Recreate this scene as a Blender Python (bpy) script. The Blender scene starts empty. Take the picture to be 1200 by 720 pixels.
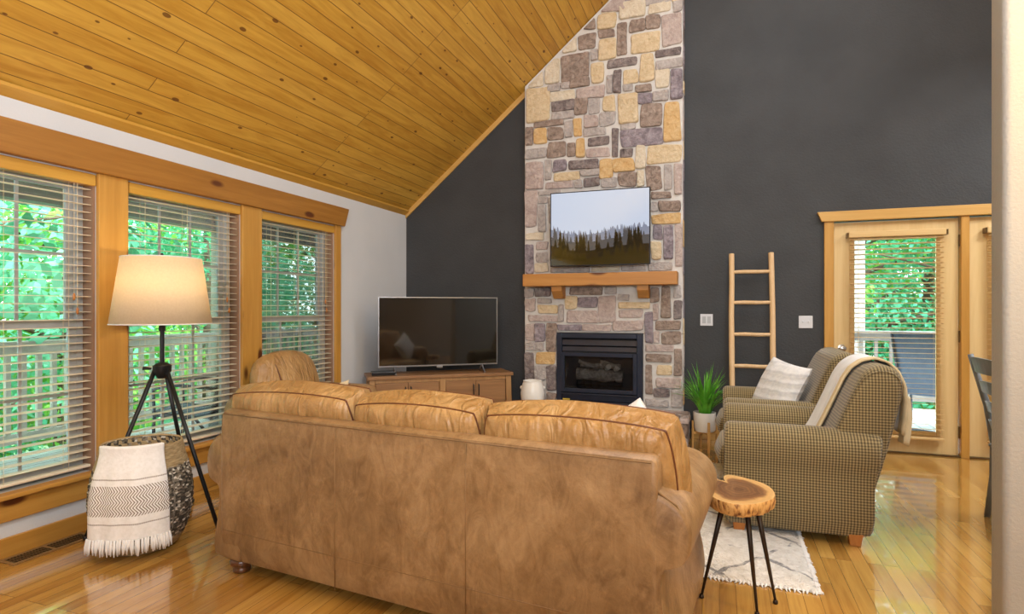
import bpy, math, random
from math import sin, cos, pi, radians, sqrt, atan2
from mathutils import Vector, Matrix, Euler
random.seed(7)
S = bpy.context.scene
COL = S.collection

# ------------------------------------------------------------------ camera
cam_d = bpy.data.cameras.new('camera')
cam = bpy.data.objects.new('camera', cam_d)
COL.objects.link(cam)
cam.location = (0, 0, 1.27)
cam.rotation_euler = (radians(90), 0, 0.344)
cam_d.sensor_width = 36.0
cam_d.lens = 36.0 * 678.6 / 1200
cam_d.shift_y = 2.2 / 1200
cam_d.clip_start = 0.02
S.camera = cam

# ------------------------------------------------------------------ light and exposure
S.view_settings.view_transform = 'Standard'
S.view_settings.look = 'None'
S.view_settings.gamma = 1
S.view_settings.use_curve_mapping = False
S.view_settings.exposure = 0.0
w = bpy.data.worlds.new('sky')
S.world = w
w.use_nodes = True
w.node_tree.nodes['Background'].inputs['Color'].default_value = (0.80, 0.92, 1.0, 1)
w.node_tree.nodes['Background'].inputs['Strength'].default_value = 9.5


def light(name, kind, loc, rot, energy, color, size=None, size_y=None):
    d = bpy.data.lights.new(name, kind)
    d.energy = energy
    d.color = color
    if kind == 'AREA':
        d.shape = 'RECTANGLE'
        d.size = size
        d.size_y = size_y or size
    if kind == 'SUN':
        d.angle = radians(3)
    o = bpy.data.objects.new(name, d)
    COL.objects.link(o)
    o.location = loc
    o.rotation_euler = rot
    return o


light('sun', 'SUN', (0, 0, 20), (radians(4.6), radians(21), 0), 9.5, (1.0, 0.97, 0.90))
light('ridge_fill', 'AREA', (0.7, 1.6, 5.2), (0, 0, 0), 285, (0.80, 0.91, 1.0), 2.4, 6.0)  # added soft fill under the ridge, stands for no known lamp
light('rear_fill', 'AREA', (1.4, -2.9, 2.6), (radians(72), 0, radians(16)), 90, (0.82, 0.92, 1.0), 3.2, 2.0)  # added fill from behind the camera, out of view
light('ceiling_fill', 'AREA', (0.2, -1.6, 2.0), (radians(150), 0, radians(28)), 285, (0.92, 0.96, 1.0), 3.0, 2.0)  # unseen upward fill, added to brighten the pine ceiling
light('dining_fill', 'AREA', (3.2, 4.2, 3.4), (0, 0, 0), 100, (0.94, 0.97, 1.0), 1.2, 1.2)  # added fill over the dining side, no fitting behind it
light('unseen_kitchen_lamp', 'AREA', (1.7, 1.6, 2.5), (radians(50), 0, 0), 44, (1.0, 0.64, 0.24), 0.4, 0.4)  # unseen warm lamp, placed to yellow the front of the cream wall


# ------------------------------------------------------------------ mesh builder
class MB:
    def __init__(self):
        self.v = []; self.f = []; self.m = []; self.uv = {}; self.mi = 0

    def add(self, vs, fs, uvs=None):
        o = len(self.v)
        self.v.extend([tuple(p) for p in vs])
        for f in fs:
            if uvs is not None:
                self.uv[len(self.f)] = [uvs[i] for i in f]
            self.f.append(tuple(i + o for i in f)); self.m.append(self.mi)

    def box(self, lo, hi, M=None):
        x0, y0, z0 = lo; x1, y1, z1 = hi
        vs = [(x0, y0, z0), (x1, y0, z0), (x1, y1, z0), (x0, y1, z0), (x0, y0, z1), (x1, y0, z1), (x1, y1, z1), (x0, y1, z1)]
        if M is not None: vs = [M @ Vector(p) for p in vs]
        self.add(vs, [(3, 2, 1, 0), (4, 5, 6, 7), (0, 1, 5, 4), (1, 2, 6, 5), (2, 3, 7, 6), (3, 0, 4, 7)])

    def loft(self, loops, cap=True, closed=True, uv=False):
        n = len(loops[0]); k = len(loops)
        vs = [p for l in loops for p in l]
        fs = []
        uvs = [(i / n, j / max(1, k - 1)) for j in range(k) for i in range(n)] if uv else None
        for j in range(k - 1):
            for i in range(n if closed else n - 1):
                a = j * n + i; b = j * n + (i + 1) % n
                fs.append((a, b, b + n, a + n))
        if cap:
            fs.append(tuple(reversed(range(n)))); fs.append(tuple((k - 1) * n + i for i in range(n)))
        self.add(vs, fs, uvs)

    def tube(self, path, r, n=8, cap=True):
        P = [Vector(p) for p in path]
        rs = r if isinstance(r, (list, tuple)) else [r] * len(P)
        loops = []
        up = None
        for i, p in enumerate(P):
            t = (P[min(i + 1, len(P) - 1)] - P[max(i - 1, 0)]).normalized()
            if up is None:
                up = Vector((0, 0, 1)) if abs(t.z) < 0.9 else Vector((1, 0, 0))
            a = t.cross(up).normalized(); b = a.cross(t).normalized(); up = b
            loops.append([p + a * (cos(2 * pi * k / n) * rs[i]) + b * (sin(2 * pi * k / n) * rs[i]) for k in range(n)])
        self.loft(loops, cap)

    def ring(self, path, r, n=6):
        P = [Vector(p) for p in path]; N = len(P); loops = []
        c = sum(P, Vector()) / N
        for i, p in enumerate(P):
            t = (P[(i + 1) % N] - P[i - 1]).normalized()
            out = (p - c); out -= t * out.dot(t)
            a = out.normalized() if out.length > 1e-6 else Vector((1, 0, 0)); b = t.cross(a)
            loops.append([p + a * (cos(2 * pi * k / n) * r) + b * (sin(2 * pi * k / n) * r) for k in range(n)])
        loops.append(loops[0])
        self.loft(loops, False)

    def lathe(self, prof, c=(0, 0, 0), n=32, cap=True, uv=False):
        loops = []
        for r, z in prof:
            loops.append([(c[0] + r * cos(2 * pi * k / n), c[1] + r * sin(2 * pi * k / n), c[2] + z) for k in range(n)])
        self.loft(loops, cap, True, uv)

    def prism(self, poly, fn, a, b):
        """poly of 2D points swept from a to b; fn(p, t) gives the 3D point"""
        self.loft([[fn(p, a) for p in poly], [fn(p, b) for p in poly]])

    def grid(self, fn, nu, nv, uv=True):
        vs = [fn(i / nu, j / nv) for j in range(nv + 1) for i in range(nu + 1)]
        uvs = [(i / nu, j / nv) for j in range(nv + 1) for i in range(nu + 1)]
        fs = []
        for j in range(nv):
            for i in range(nu):
                a = j * (nu + 1) + i
                fs.append((a, a + 1, a + nu + 2, a + nu + 1))
        self.add(vs, fs, uvs if uv else None)

    def build(self, name, mats, parent=None, bevel=0, smooth=False, seg=2, solid=0, subd=0, angle=None):
        me = bpy.data.meshes.new(name)
        me.from_pydata(self.v, [], self.f)
        if not isinstance(mats, (list, tuple)): mats = [mats]
        for m in mats: me.materials.append(m)
        if len(mats) > 1: me.polygons.foreach_set('material_index', self.m)
        if self.uv:
            L = me.uv_layers.new(name='UVMap')
            for fi, p in enumerate(me.polygons):
                u = self.uv.get(fi)
                if u:
                    for k, li in enumerate(p.loop_indices): L.data[li].uv = u[k]
        me.validate(); me.update()
        if smooth:
            me.polygons.foreach_set('use_smooth', [True] * len(me.polygons))
            if angle is not None:
                me.set_sharp_from_angle(angle=radians(angle))
        o = bpy.data.objects.new(name, me)
        COL.objects.link(o)
        if parent is not None: o.parent = parent
        if solid:
            md = o.modifiers.new('thickness', 'SOLIDIFY'); md.thickness = solid; md.offset = 1
        if bevel:
            md = o.modifiers.new('bevel', 'BEVEL'); md.width = bevel; md.segments = seg; md.limit_method = 'ANGLE'; md.angle_limit = radians(40)
        if subd:
            md = o.modifiers.new('subdivision', 'SUBSURF'); md.levels = subd; md.render_levels = subd
        return o


def tag(o, label=None, cat=None, group=None, kind=None):
    if label: o['label'] = label
    if cat: o['category'] = cat
    if group: o['group'] = group
    if kind: o['kind'] = kind
    return o


def thing(name, label, cat, loc=(0, 0, 0), rz=0, group=None):
    o = bpy.data.objects.new(name, None)
    o.empty_display_size = 0.1
    COL.objects.link(o)
    o.location = loc; o.rotation_euler = (0, 0, rz)
    return tag(o, label, cat, group)


def dup(root, loc=None, rz=None, label=None, group=None):
    r = root.copy(); COL.objects.link(r)
    if loc is not None: r.location = loc
    if rz is not None: r.rotation_euler = (0, 0, rz)
    if label: r['label'] = label
    if group: r['group'] = group
    for ch in list(root.children):
        c = ch.copy(); COL.objects.link(c); c.parent = r
        for g in list(ch.children):
            d = g.copy(); COL.objects.link(d); d.parent = c
    return r


def struct(o):
    o['kind'] = 'structure'
    return o


def inset_loops(poly, fn, ts):
    """sweep a 2D outline; ts = [(t, scale)] about the outline's centre"""
    cx = sum(p[0] for p in poly) / len(poly); cy = sum(p[1] for p in poly) / len(poly)
    return [[fn(cx + (p[0] - cx) * s, cy + (p[1] - cy) * s, t) for p in poly] for t, s in ts]


def smooth_poly(pts, n=3):
    for _ in range(n - 1):
        out = []
        for i in range(len(pts)):
            a = pts[i]; b = pts[(i + 1) % len(pts)]
            out.append((a[0] * .75 + b[0] * .25, a[1] * .75 + b[1] * .25))
            out.append((a[0] * .25 + b[0] * .75, a[1] * .25 + b[1] * .75))
        pts = out
    return pts


def cushion(mb, M, W, H, T, edge=0.4, n=16, corner=0.25, puff=4, wrinkle=0.0, seed=0, pinch=0.0):
    """a stuffed cushion, W wide (x), H high (y), T thick (z), centred, placed by M"""
    rnd = random.Random(seed)
    ph = [rnd.uniform(0, 6.28) for _ in range(6)]

    def xy(u, v):
        x = u * sqrt(max(0, 1 - corner * v * v * abs(u) ** 2 / 1.0 * 0.5)); y = v * sqrt(max(0, 1 - corner * u * u * abs(v) ** 2 * 0.5))
        if pinch:
            x *= 1 - pinch * (1 - v * v); y *= 1 - pinch * (1 - u * u)
        return x * W / 2, y * H / 2

    def th(u, v):
        b = max(0, (1 - abs(u) ** puff)) ** 0.5 * max(0, (1 - abs(v) ** puff)) ** 0.5
        t = edge + (1 - edge) * b
        if wrinkle:
            t += wrinkle * b * (sin(9 * u + 4 * v + ph[0]) + 0.7 * sin(17 * u - 6 * v + ph[1]) + 0.6 * sin(5 * v + 21 * u * v + ph[2]))
        return t * T / 2
    vs = []; fs = []
    idx = {}
    for side in (0, 1):
        for j in range(n + 1):
            for i in range(n + 1):
                u = sin(pi / 2 * (2 * i / n - 1)); v = sin(pi / 2 * (2 * j / n - 1))
                x, y = xy(u, v); z = th(u, v) * (1 if side else -1)
                idx[(side, i, j)] = len(vs); vs.append(M @ Vector((x, y, z)))
    for j in range(n):
        for i in range(n):
            fs.append((idx[1, i, j], idx[1, i + 1, j], idx[1, i + 1, j + 1], idx[1, i, j + 1]))
            fs.append((idx[0, i, j + 1], idx[0, i + 1, j + 1], idx[0, i + 1, j], idx[0, i, j]))
    bd = [(i, 0) for i in range(n)] + [(n, j) for j in range(n)] + [(i, n) for i in range(n, 0, -1)] + [(0, j) for j in range(n, 0, -1)]
    mid = []
    for (i, j) in bd:
        p = (vs[idx[0, i, j]] + vs[idx[1, i, j]]) / 2
        c = M @ Vector((0, 0, 0))
        mid.append(len(vs)); vs.append(p + (p - c).normalized() * (T * edge * 0.22))
    N = len(bd)
    for k in range(N):
        a = bd[k]; b = bd[(k + 1) % N]
        fs.append((idx[0, a[0], a[1]], idx[0, b[0], b[1]], mid[(k + 1) % N], mid[k]))
        fs.append((mid[k], mid[(k + 1) % N], idx[1, b[0], b[1]], idx[1, a[0], a[1]]))
    mb.add(vs, fs)
    return [[vs[idx[s, i, j]] for (i, j) in bd] for s in (0, 1)], [vs[m] for m in mid]


# ------------------------------------------------------------------ materials
def lin(c):
    return tuple((x / 255 / 12.92 if x / 255 <= 0.04045 else ((x / 255 + 0.055) / 1.055) ** 2.4) for x in c) + (1,)


class NT:
    def __init__(self, name):
        self.mat = bpy.data.materials.new(name)
        self.mat.use_nodes = True
        self.t = self.mat.node_tree
        self.p = self.t.nodes['Principled BSDF']
        self.out = self.t.nodes['Material Output']

    def n(self, kind, **kw):
        nd = self.t.nodes.new(kind)
        ins = kw.pop('ins', {})
        for k, v in kw.items(): setattr(nd, k, v)
        for k, v in ins.items():
            if hasattr(v, 'is_linked') or isinstance(v, bpy.types.NodeSocket): self.t.links.new(v, nd.inputs[k])
            else: nd.inputs[k].default_value = v
        return nd

    def l(self, a, b): self.t.links.new(a, b)

    def coord(self, scale=(1, 1, 1), rot=(0, 0, 0), loc=(0, 0, 0), kind='Object', rnd=False):
        tc = self.n('ShaderNodeTexCoord')
        v = tc.outputs[kind]
        if rnd:
            oi = self.n('ShaderNodeObjectInfo')
            mul = self.n('ShaderNodeVectorMath', operation='SCALE', ins={0: (37.0, 11.0, 23.0)})
            self.l(oi.outputs['Random'], mul.inputs['Scale'])
            ad = self.n('ShaderNodeVectorMath', operation='ADD', ins={0: v, 1: mul.outputs[0]})
            v = ad.outputs[0]
        mp = self.n('ShaderNodeMapping', ins={'Scale': scale, 'Rotation': rot, 'Location': loc})
        self.l(v, mp.inputs['Vector'])
        return mp.outputs[0]

    def noise(self, vec, scale, detail=3, rough=0.55, dist=0.0):
        return self.n('ShaderNodeTexNoise', ins={'Vector': vec, 'Scale': scale, 'Detail': detail, 'Roughness': rough, 'Distortion': dist}).outputs['Fac']

    def ramp(self, fac, stops, interp='LINEAR'):
        r = self.n('ShaderNodeValToRGB')
        r.color_ramp.interpolation = interp
        e = r.color_ramp.elements
        while len(e) < len(stops): e.new(0.5)
        for i, (p, c) in enumerate(stops):
            e[i].position = p; e[i].color = c
        self.l(fac, r.inputs['Fac'])
        return r.outputs['Color']

    def mix(self, fac, a, b, mode='MIX'):
        m = self.n('ShaderNodeMix', data_type='RGBA', blend_type=mode)
        for k, v in ((0, fac), (6, a), (7, b)):
            if isinstance(v, bpy.types.NodeSocket): self.l(v, m.inputs[k])
            else: m.inputs[k].default_value = v
        return m.outputs[2]

    def math(self, op, a, b=0.0, c=0.0):
        m = self.n('ShaderNodeMath', operation=op)
        for k, v in enumerate((a, b, c)):
            if isinstance(v, bpy.types.NodeSocket): self.l(v, m.inputs[k])
            else: m.inputs[k].default_value = v
        return m.outputs[0]

    def bump(self, h, strength=0.3, dist=0.01):
        b = self.n('ShaderNodeBump', ins={'Strength': strength, 'Distance': dist})
        self.l(h, b.inputs['Height']); self.l(b.outputs[0], self.p.inputs['Normal'])

    def base(self, c):
        if isinstance(c, bpy.types.NodeSocket): self.l(c, self.p.inputs['Base Color'])
        else: self.p.inputs['Base Color'].default_value = c

    def set(self, rough=0.5, metal=0.0, spec=0.5, coat=0.0, coat_rough=0.1, sheen=0.0):
        i = self.p.inputs
        i['Roughness'].default_value = rough; i['Metallic'].default_value = metal
        i['Specular IOR Level'].default_value = spec
        i['Coat Weight'].default_value = coat; i['Coat Roughness'].default_value = coat_rough
        i['Sheen Weight'].default_value = sheen
        return self


def plain(name, c1, c2=None, scale=8, rough=0.5, bump=0, bscale=80, metal=0, coat=0, spec=0.5, sheen=0, detail=3):
    t = NT(name)
    v = t.coord(rnd=True)
    c2 = c2 or tuple(min(255, x * 1.12 + 2) for x in c1)
    t.base(t.ramp(t.noise(v, scale, detail), [(0.3, lin(c1)), (0.7, lin(c2))]))
    t.set(rough, metal, spec, coat, sheen=sheen)
    if bump: t.bump(t.noise(v, bscale, 2), bump, 0.004)
    return t.mat


def wood(name, c1, c2, axis='Z', scale=1.0, rough=0.45, knots=0.0, knot_c=(90, 45, 15), coat=0.0, bump=0.05):
    t = NT(name)
    st = {'X': (0.6, 9, 9), 'Y': (9, 0.6, 9), 'Z': (9, 9, 0.6)}[axis]
    v = t.coord(tuple(s * scale for s in st), rnd=True)
    g = t.noise(v, 1.6, 4, 0.6, 0.8)
    v2 = t.coord(tuple(s * scale * 5 for s in st), rnd=True)
    g2 = t.noise(v2, 1.5, 2, 0.6)
    c = t.ramp(g, [(0.25, lin(c2)), (0.5, lin(tuple((a + b) / 2 for a, b in zip(c1, c2)))), (0.75, lin(c1))])
    c = t.mix(0.25, c, t.ramp(g2, [(0.3, lin(c2)), (0.7, lin(c1))]))
    if knots:
        ks = {'X': (2.4, 6, 6), 'Y': (6, 2.4, 6), 'Z': (6, 6, 2.4)}[axis]
        vk = t.coord(tuple(s * knots for s in ks), rnd=True)
        vo = t.n('ShaderNodeTexVoronoi', ins={'Vector': vk, 'Scale': 1.0, 'Randomness': 1.0})
        k = t.ramp(vo.outputs['Distance'], [(0.11, (1, 1, 1, 1)), (0.19, (0, 0, 0, 1))])
        c = t.mix(k, c, lin(knot_c))
    t.base(c); t.set(rough, coat=coat)
    t.bump(g2, bump, 0.003)
    return t.mat


def glass(name, tint=(0.93, 0.97, 0.97, 1), gloss=0.9):
    t = NT(name)
    tr = t.n('ShaderNodeBsdfTransparent', ins={'Color': tint})
    gl = t.n('ShaderNodeBsdfGlossy', ins={'Roughness': 0.02})
    fr = t.n('ShaderNodeFresnel', ins={'IOR': 1.45})
    f = t.math('MULTIPLY', fr.outputs[0], gloss)
    mx = t.n('ShaderNodeMixShader')
    t.l(f, mx.inputs[0]); t.l(tr.outputs[0], mx.inputs[1]); t.l(gl.outputs[0], mx.inputs[2])
    t.l(mx.outputs[0], t.out.inputs['Surface'])
    return t.mat


def emit(name, c, s=1.0, gloss=0.0):
    t = NT(name)
    t.base((0.004, 0.004, 0.004, 1)); t.set(0.08, spec=0.5 if gloss else 0.0)
    t.p.inputs['Emission Color'].default_value = c; t.p.inputs['Emission Strength'].default_value = s
    return t.mat


M = {}
# painted walls
def wallpaint(name, c1, c2, b=0.35, sc=110):
    t = NT(name); v = t.coord()
    t.base(t.ramp(t.noise(v, 2.0, 3), [(0.3, lin(c1)), (0.7, lin(c2))])); t.set(0.62, spec=0.35)
    t.bump(t.noise(v, sc, 3), b, 0.004)
    return t.mat
M['white_wall'] = wallpaint('white_wall_paint', (205, 207, 209), (212, 213, 214), 0.15)
M['dark_wall'] = wallpaint('charcoal_wall_paint', (55, 56, 57), (64, 65, 66), 0.9, 55)
M['cream_wall'] = wallpaint('cream_wall_paint', (158, 157, 154), (166, 165, 162), 0.5, 90)
M['brown_wall'] = wallpaint('rear_wall_paint', (168, 134, 92), (178, 144, 100))
# woods
M['pine_y'] = wood('pine_trim_along_wall', (200, 150, 72), (172, 120, 48), 'Y', 1, 0.4, 1.0, coat=0.2)
M['beam'] = wood('aged_header_pine', (178, 126, 54), (142, 92, 32), 'Y', 1, 0.4, 1.0, coat=0.2)
M['pine_z'] = wood('pine_trim_upright', (204, 154, 74), (178, 126, 50), 'Z', 1, 0.4, 1.0, coat=0.2)
M['pine_x'] = wood('pine_trim_across', (212, 170, 98), (194, 148, 76), 'X', 1, 0.4, 0.6, coat=0.2)
M['door_wood'] = wood('pale_door_wood', (226, 198, 144), (210, 178, 120), 'Z', 0.8, 0.4, coat=0.2)
M['mantel_wood'] = wood('mantel_wood', (196, 140, 72), (168, 110, 48), 'X', 1, 0.5, 0.7)
M['cab_wood'] = wood('cabinet_wood', (158, 116, 74), (120, 84, 50), 'X', 1.2, 0.45)
M['cab_edge'] = wood('cabinet_edge_wood', (178, 138, 90), (146, 106, 64), 'Z', 1.2, 0.45)
M['ladder_wood'] = wood('bleached_ladder_wood', (222, 190, 148), (204, 166, 118), 'Z', 2, 0.6)
M['foot_wood'] = wood('orange_foot_wood', (196, 132, 68), (166, 100, 44), 'Z', 2, 0.4)
M['bun_wood'] = wood('dark_bun_wood', (110, 66, 34), (72, 38, 18), 'X', 3, 0.3, coat=0.4)
M['slat'] = wood('blind_slat_wood', (234, 222, 200), (222, 208, 182), 'Y', 1, 0.45)
M['slat_x'] = wood('door_blind_slat_wood', (222, 190, 134), (204, 168, 108), 'X', 1, 0.45)
M['valance'] = wood('golden_valance_wood', (210, 162, 70), (190, 138, 48), 'Y', 1, 0.35, coat=0.3)
M['stand_wood'] = wood('plant_stand_wood', (218, 172, 104), (196, 146, 80), 'Z', 2, 0.5)


def floor_mat():
    t = NT('oak_strip_floor')
    tc = t.n('ShaderNodeTexCoord')
    sx = t.n('ShaderNodeSeparateXYZ', ins={0: tc.outputs['Object']})
    cb = t.n('ShaderNodeCombineXYZ', ins={'X': sx.outputs['Y'], 'Y': sx.outputs['X'], 'Z': 0.0})
    br = t.n('ShaderNodeTexBrick', offset=0.37, offset_frequency=3, squash=1.0,
             ins={'Vector': cb.outputs[0], 'Color1': (0, 0, 0, 1), 'Color2': (1, 1, 1, 1), 'Mortar': (0.5, 0.5, 0.5, 1), 'Scale': 1.0,
                  'Mortar Size': 0.0016, 'Mortar Smooth': 0.1, 'Brick Width': 0.83, 'Row Height': 0.0695})
    r = t.n('ShaderNodeSeparateColor', ins={0: br.outputs['Color']}).outputs[0]
    c = t.ramp(r, [(0.0, lin((146, 98, 42))), (0.35, lin((176, 128, 58))), (0.7, lin((194, 148, 72))), (1.0, lin((210, 168, 92)))])
    # grain shifted per board
    sh = t.math('MULTIPLY', r, 31.0)
    cg = t.n('ShaderNodeCombineXYZ', ins={'X': t.math('MULTIPLY', sx.outputs['X'], 16.0), 'Y': sx.outputs['Y'], 'Z': sh})
    g = t.noise(cg.outputs[0], 2.2, 4, 0.6, 0.6)
    c = t.mix(0.45, c, t.ramp(g, [(0.3, lin((140, 92, 34))), (0.6, lin((198, 152, 74)))]))
    c = t.mix(t.math('MULTIPLY', br.outputs['Fac'], 0.55), c, lin((70, 42, 16)))
    t.base(c)
    t.set(0.2, coat=1.0, coat_rough=0.05, spec=0.6); t.p.inputs['Coat IOR'].default_value = 1.7
    n2 = t.noise(cg.outputs[0], 1.0, 2)
    h = t.math('ADD', t.math('MULTIPLY', br.outputs['Fac'], -1.0), t.math('MULTIPLY', n2, 0.25))
    t.bump(h, 0.35, 0.0015)
    return t.mat


def ceiling_mat():
    t = NT('knotty_pine_ceiling')
    tc = t.n('ShaderNodeTexCoord')
    sx = t.n('ShaderNodeSeparateXYZ', ins={0: tc.outputs['Object']})
    cb = t.n('ShaderNodeCombineXYZ', ins={'X': sx.outputs['Y'], 'Y': sx.outputs['X'], 'Z': 0.0})
    br = t.n('ShaderNodeTexBrick', offset=0.41, offset_frequency=3, squash=1.0,
             ins={'Vector': cb.outputs[0], 'Color1': (0, 0, 0, 1), 'Color2': (1, 1, 1, 1), 'Mortar': (0.5, 0.5, 0.5, 1), 'Scale': 1.0,
                  'Mortar Size': 0.0030, 'Mortar Smooth': 0.4, 'Brick Width': 4.1, 'Row Height': 0.098})
    r = t.n('ShaderNodeSeparateColor', ins={0: br.outputs['Color']}).outputs[0]
    c = t.ramp(r, [(0.0, lin((190, 138, 40))), (0.5, lin((210, 160, 56))), (1.0, lin((224, 180, 80)))])
    sh = t.math('MULTIPLY', r, 31.0)
    cg = t.n('ShaderNodeCombineXYZ', ins={'X': t.math('MULTIPLY', sx.outputs['X'], 11.0), 'Y': sx.outputs['Y'], 'Z': sh})
    g = t.noise(cg.outputs[0], 2.0, 4, 0.6, 0.9)
    c = t.mix(0.55, c, t.ramp(g, [(0.3, lin((174, 118, 28))), (0.65, lin((222, 176, 74)))]))
    ck = t.n('ShaderNodeCombineXYZ', ins={'X': t.math('MULTIPLY', sx.outputs['X'], 6.5), 'Y': t.math('MULTIPLY', sx.outputs['Y'], 3.4), 'Z': 0.0})
    vo = t.n('ShaderNodeTexVoronoi', voronoi_dimensions='2D', ins={'Vector': ck.outputs[0], 'Scale': 1.0, 'Randomness': 1.0})
    kc = t.n('ShaderNodeSeparateColor', ins={0: vo.outputs['Color']})
    rad = t.math('MULTIPLY', t.math('MAXIMUM', t.math('SUBTRACT', kc.outputs[0], 0.25), 0.0), 0.13)
    k = t.math('MINIMUM', t.math('MULTIPLY', t.math('MAXIMUM', t.math('SUBTRACT', rad, vo.outputs['Distance']), 0.0), 60.0), 1.0)
    c = t.mix(t.math('MULTIPLY', k, 0.8), c, lin((92, 44, 10)))
    c = t.mix(t.math('MULTIPLY', br.outputs['Fac'], 0.75), c, lin((88, 50, 12)))
    t.base(c); t.set(0.5)
    t.bump(t.math('MULTIPLY', br.outputs['Fac'], -1.0), 0.6, 0.004)
    return t.mat


M['floor'] = floor_mat()
M['ceiling'] = ceiling_mat()


def leather(name, c1, c2, c3, pleat=0.0, rough=0.45):
    t = NT(name)
    v = t.coord(rnd=False)
    a = t.noise(v, 3.0, 6, 0.68, 0.5)
    vs = t.coord((15, 15, 7))
    b = t.noise(vs, 1.0, 5, 0.7, 1.5)
    c = t.ramp(a, [(0.32, lin(c1)), (0.5, lin(c2)), (0.68, lin(c3))])
    c = t.mix(0.35, c, t.ramp(b, [(0.36, lin(c1)), (0.66, lin(c3))]))
    pale = tuple(min(255, x * 1.12) for x in c3)
    c = t.mix(t.math('MULTIPLY', t.ramp(t.noise(v, 7, 5, 0.7), [(0.58, (0, 0, 0, 1)), (0.72, (1, 1, 1, 1))]), 0.35), c, lin(pale))
    t.base(c); t.set(rough, spec=0.5)
    h = t.noise(v, 90, 3)
    if pleat:
        vp = t.coord((9, 9, 2.2))
        h = t.math('ADD', t.math('MULTIPLY', h, 0.12), t.math('MULTIPLY', t.noise(vp, 1.7, 2, 0.5, 1.2), pleat * 1.5))
        t.bump(h, 0.8, 0.02)
    else:
        t.bump(t.math('ADD', h, t.math('MULTIPLY', a, 2.0)), 0.22, 0.004)
    return t.mat


M['leather'] = leather('tan_suede_leather', (104, 76, 46), (142, 109, 70), (176, 143, 102))
M['leather_c'] = leather('tan_cushion_leather', (138, 100, 54), (168, 128, 76), (194, 158, 108), 1.0, 0.36)
M['piping'] = plain('dark_brown_piping', (88, 48, 22), rough=0.5)
M['leather_seam'] = plain('leather_seam', (120, 90, 54), rough=0.6)


def plaid():
    t = NT('olive_houndstooth_fabric')
    v = t.coord()
    sx = t.n('ShaderNodeSeparateXYZ', ins={0: v})
    g = t.n('ShaderNodeNewGeometry'); gn = t.n('ShaderNodeSeparateXYZ', ins={0: g.outputs['Normal']})
    q = 0.0150; num = None; den = None
    for ax in 'XYZ':
        sn = t.math('SINE', t.math('MULTIPLY', sx.outputs[ax], 2 * pi / q))
        st_ = t.math('ADD', t.math('MULTIPLY', sn, 0.5), 0.5)
        w_ = t.math('SUBTRACT', 1.0, t.math('POWER', t.math('ABSOLUTE', gn.outputs[ax]), 1.0))     # no stripes across the face's own normal
        w_ = t.math('MAXIMUM', w_, 0.0)
        p_ = t.math('MULTIPLY', st_, w_)
        num = p_ if num is None else t.math('ADD', num, p_); den = w_ if den is None else t.math('ADD', den, w_)
    m = t.math('DIVIDE', num, t.math('MAXIMUM', den, 0.2))
    col = t.ramp(m, [(0.15, lin((78, 67, 46))), (0.5, lin((124, 107, 74))), (0.9, lin((166, 147, 106)))])
    t.base(col)
    t.set(0.9, spec=0.2, sheen=0.25)
    t.bump(m, 0.3, 0.002)
    return t.mat


M['plaid'] = plaid()
M['white_fabric'] = plain('off_white_fabric', (226, 224, 222), (238, 237, 236), 14, 0.9, 0.3, 60, sheen=0.2)
M['cream_fabric'] = plain('cream_hem_fabric', (214, 192, 150), (228, 208, 168), 14, 0.9, 0.3, 60)
M['black_metal'] = plain('black_metal', (22, 23, 25), (30, 31, 33), 8, 0.38, metal=0.3)
M['black_plastic'] = plain('black_plastic', (16, 17, 19), (20, 21, 23), 8, 0.25)
M['fire_metal'] = plain('fireplace_black_metal', (30, 36, 50), (40, 46, 62), 8, 0.3, metal=0.2)  # bluish tint puts the cool window reflection into the black
M['chrome'] = plain('brushed_nickel', (190, 186, 178), (205, 200, 192), 8, 0.25, metal=1.0)
M['brass_dark'] = plain('bronze_hinge', (96, 74, 44), (110, 86, 52), 8, 0.35, metal=0.7)
M['plate_white'] = plain('white_switch_plate', (206, 206, 208), (214, 214, 216), 6, 0.35)
M['ceramic'] = plain('white_ceramic', (226, 222, 212), (236, 232, 224), 4, 0.35, coat=0.3)
M['vinyl'] = plain('grey_vinyl_frame', (176, 178, 178), (186, 188, 188), 5, 0.4)
M['jamb'] = plain('brown_jamb', (140, 108, 84), (154, 120, 94), 5, 0.5)
M['glass'] = glass('window_glass')
M['fire_glass'] = glass('fireplace_glass', (0.7, 0.72, 0.75, 1), 1.0)
M['glossy_black'] = plain('glossy_black_screen', (5, 5, 6), (6, 6, 7), 4, 0.04, spec=1.0, coat=1.0)
M['silver'] = plain('silver_bezel', (150, 150, 152), (165, 165, 168), 5, 0.3, metal=0.9)
M['silver_dark'] = plain('dark_screen_frame', (26, 26, 30), (32, 32, 36), 5, 0.3, metal=0.5)
# ------------------------------------------------------------------ room shell
XL, YB, YR, XR = -3.433, 5.933, -4.0, 4.933
SL = 0.844
RIDGE = 0.75


def zroof(x): return 2.385 + SL * ((x - XL) if x <= RIDGE else (XR - x))


mb = MB(); mb.box((XL - 0.16, YR, -0.08), (XR, YB + 0.14, 0.0))
struct(mb.build('floor', M['floor']))

xz = lambda p, t: (p[0], t, p[1])
mb = MB()
for poly in ([(XL - .16, 0), (.96, 0), (.96, zroof(.96)), (RIDGE, zroof(RIDGE)), (XL - .16, 2.385 - .16 * SL)],
             [(.96, 2.06), (2.97, 2.06), (2.97, zroof(2.97)), (.96, zroof(.96))],
             [(2.97, 0), (XR, 0), (XR, zroof(XR)), (2.97, zroof(2.97))]):
    mb.prism(poly, xz, YB, YB + .14)
struct(mb.build('wall_back', M['dark_wall']))

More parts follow.
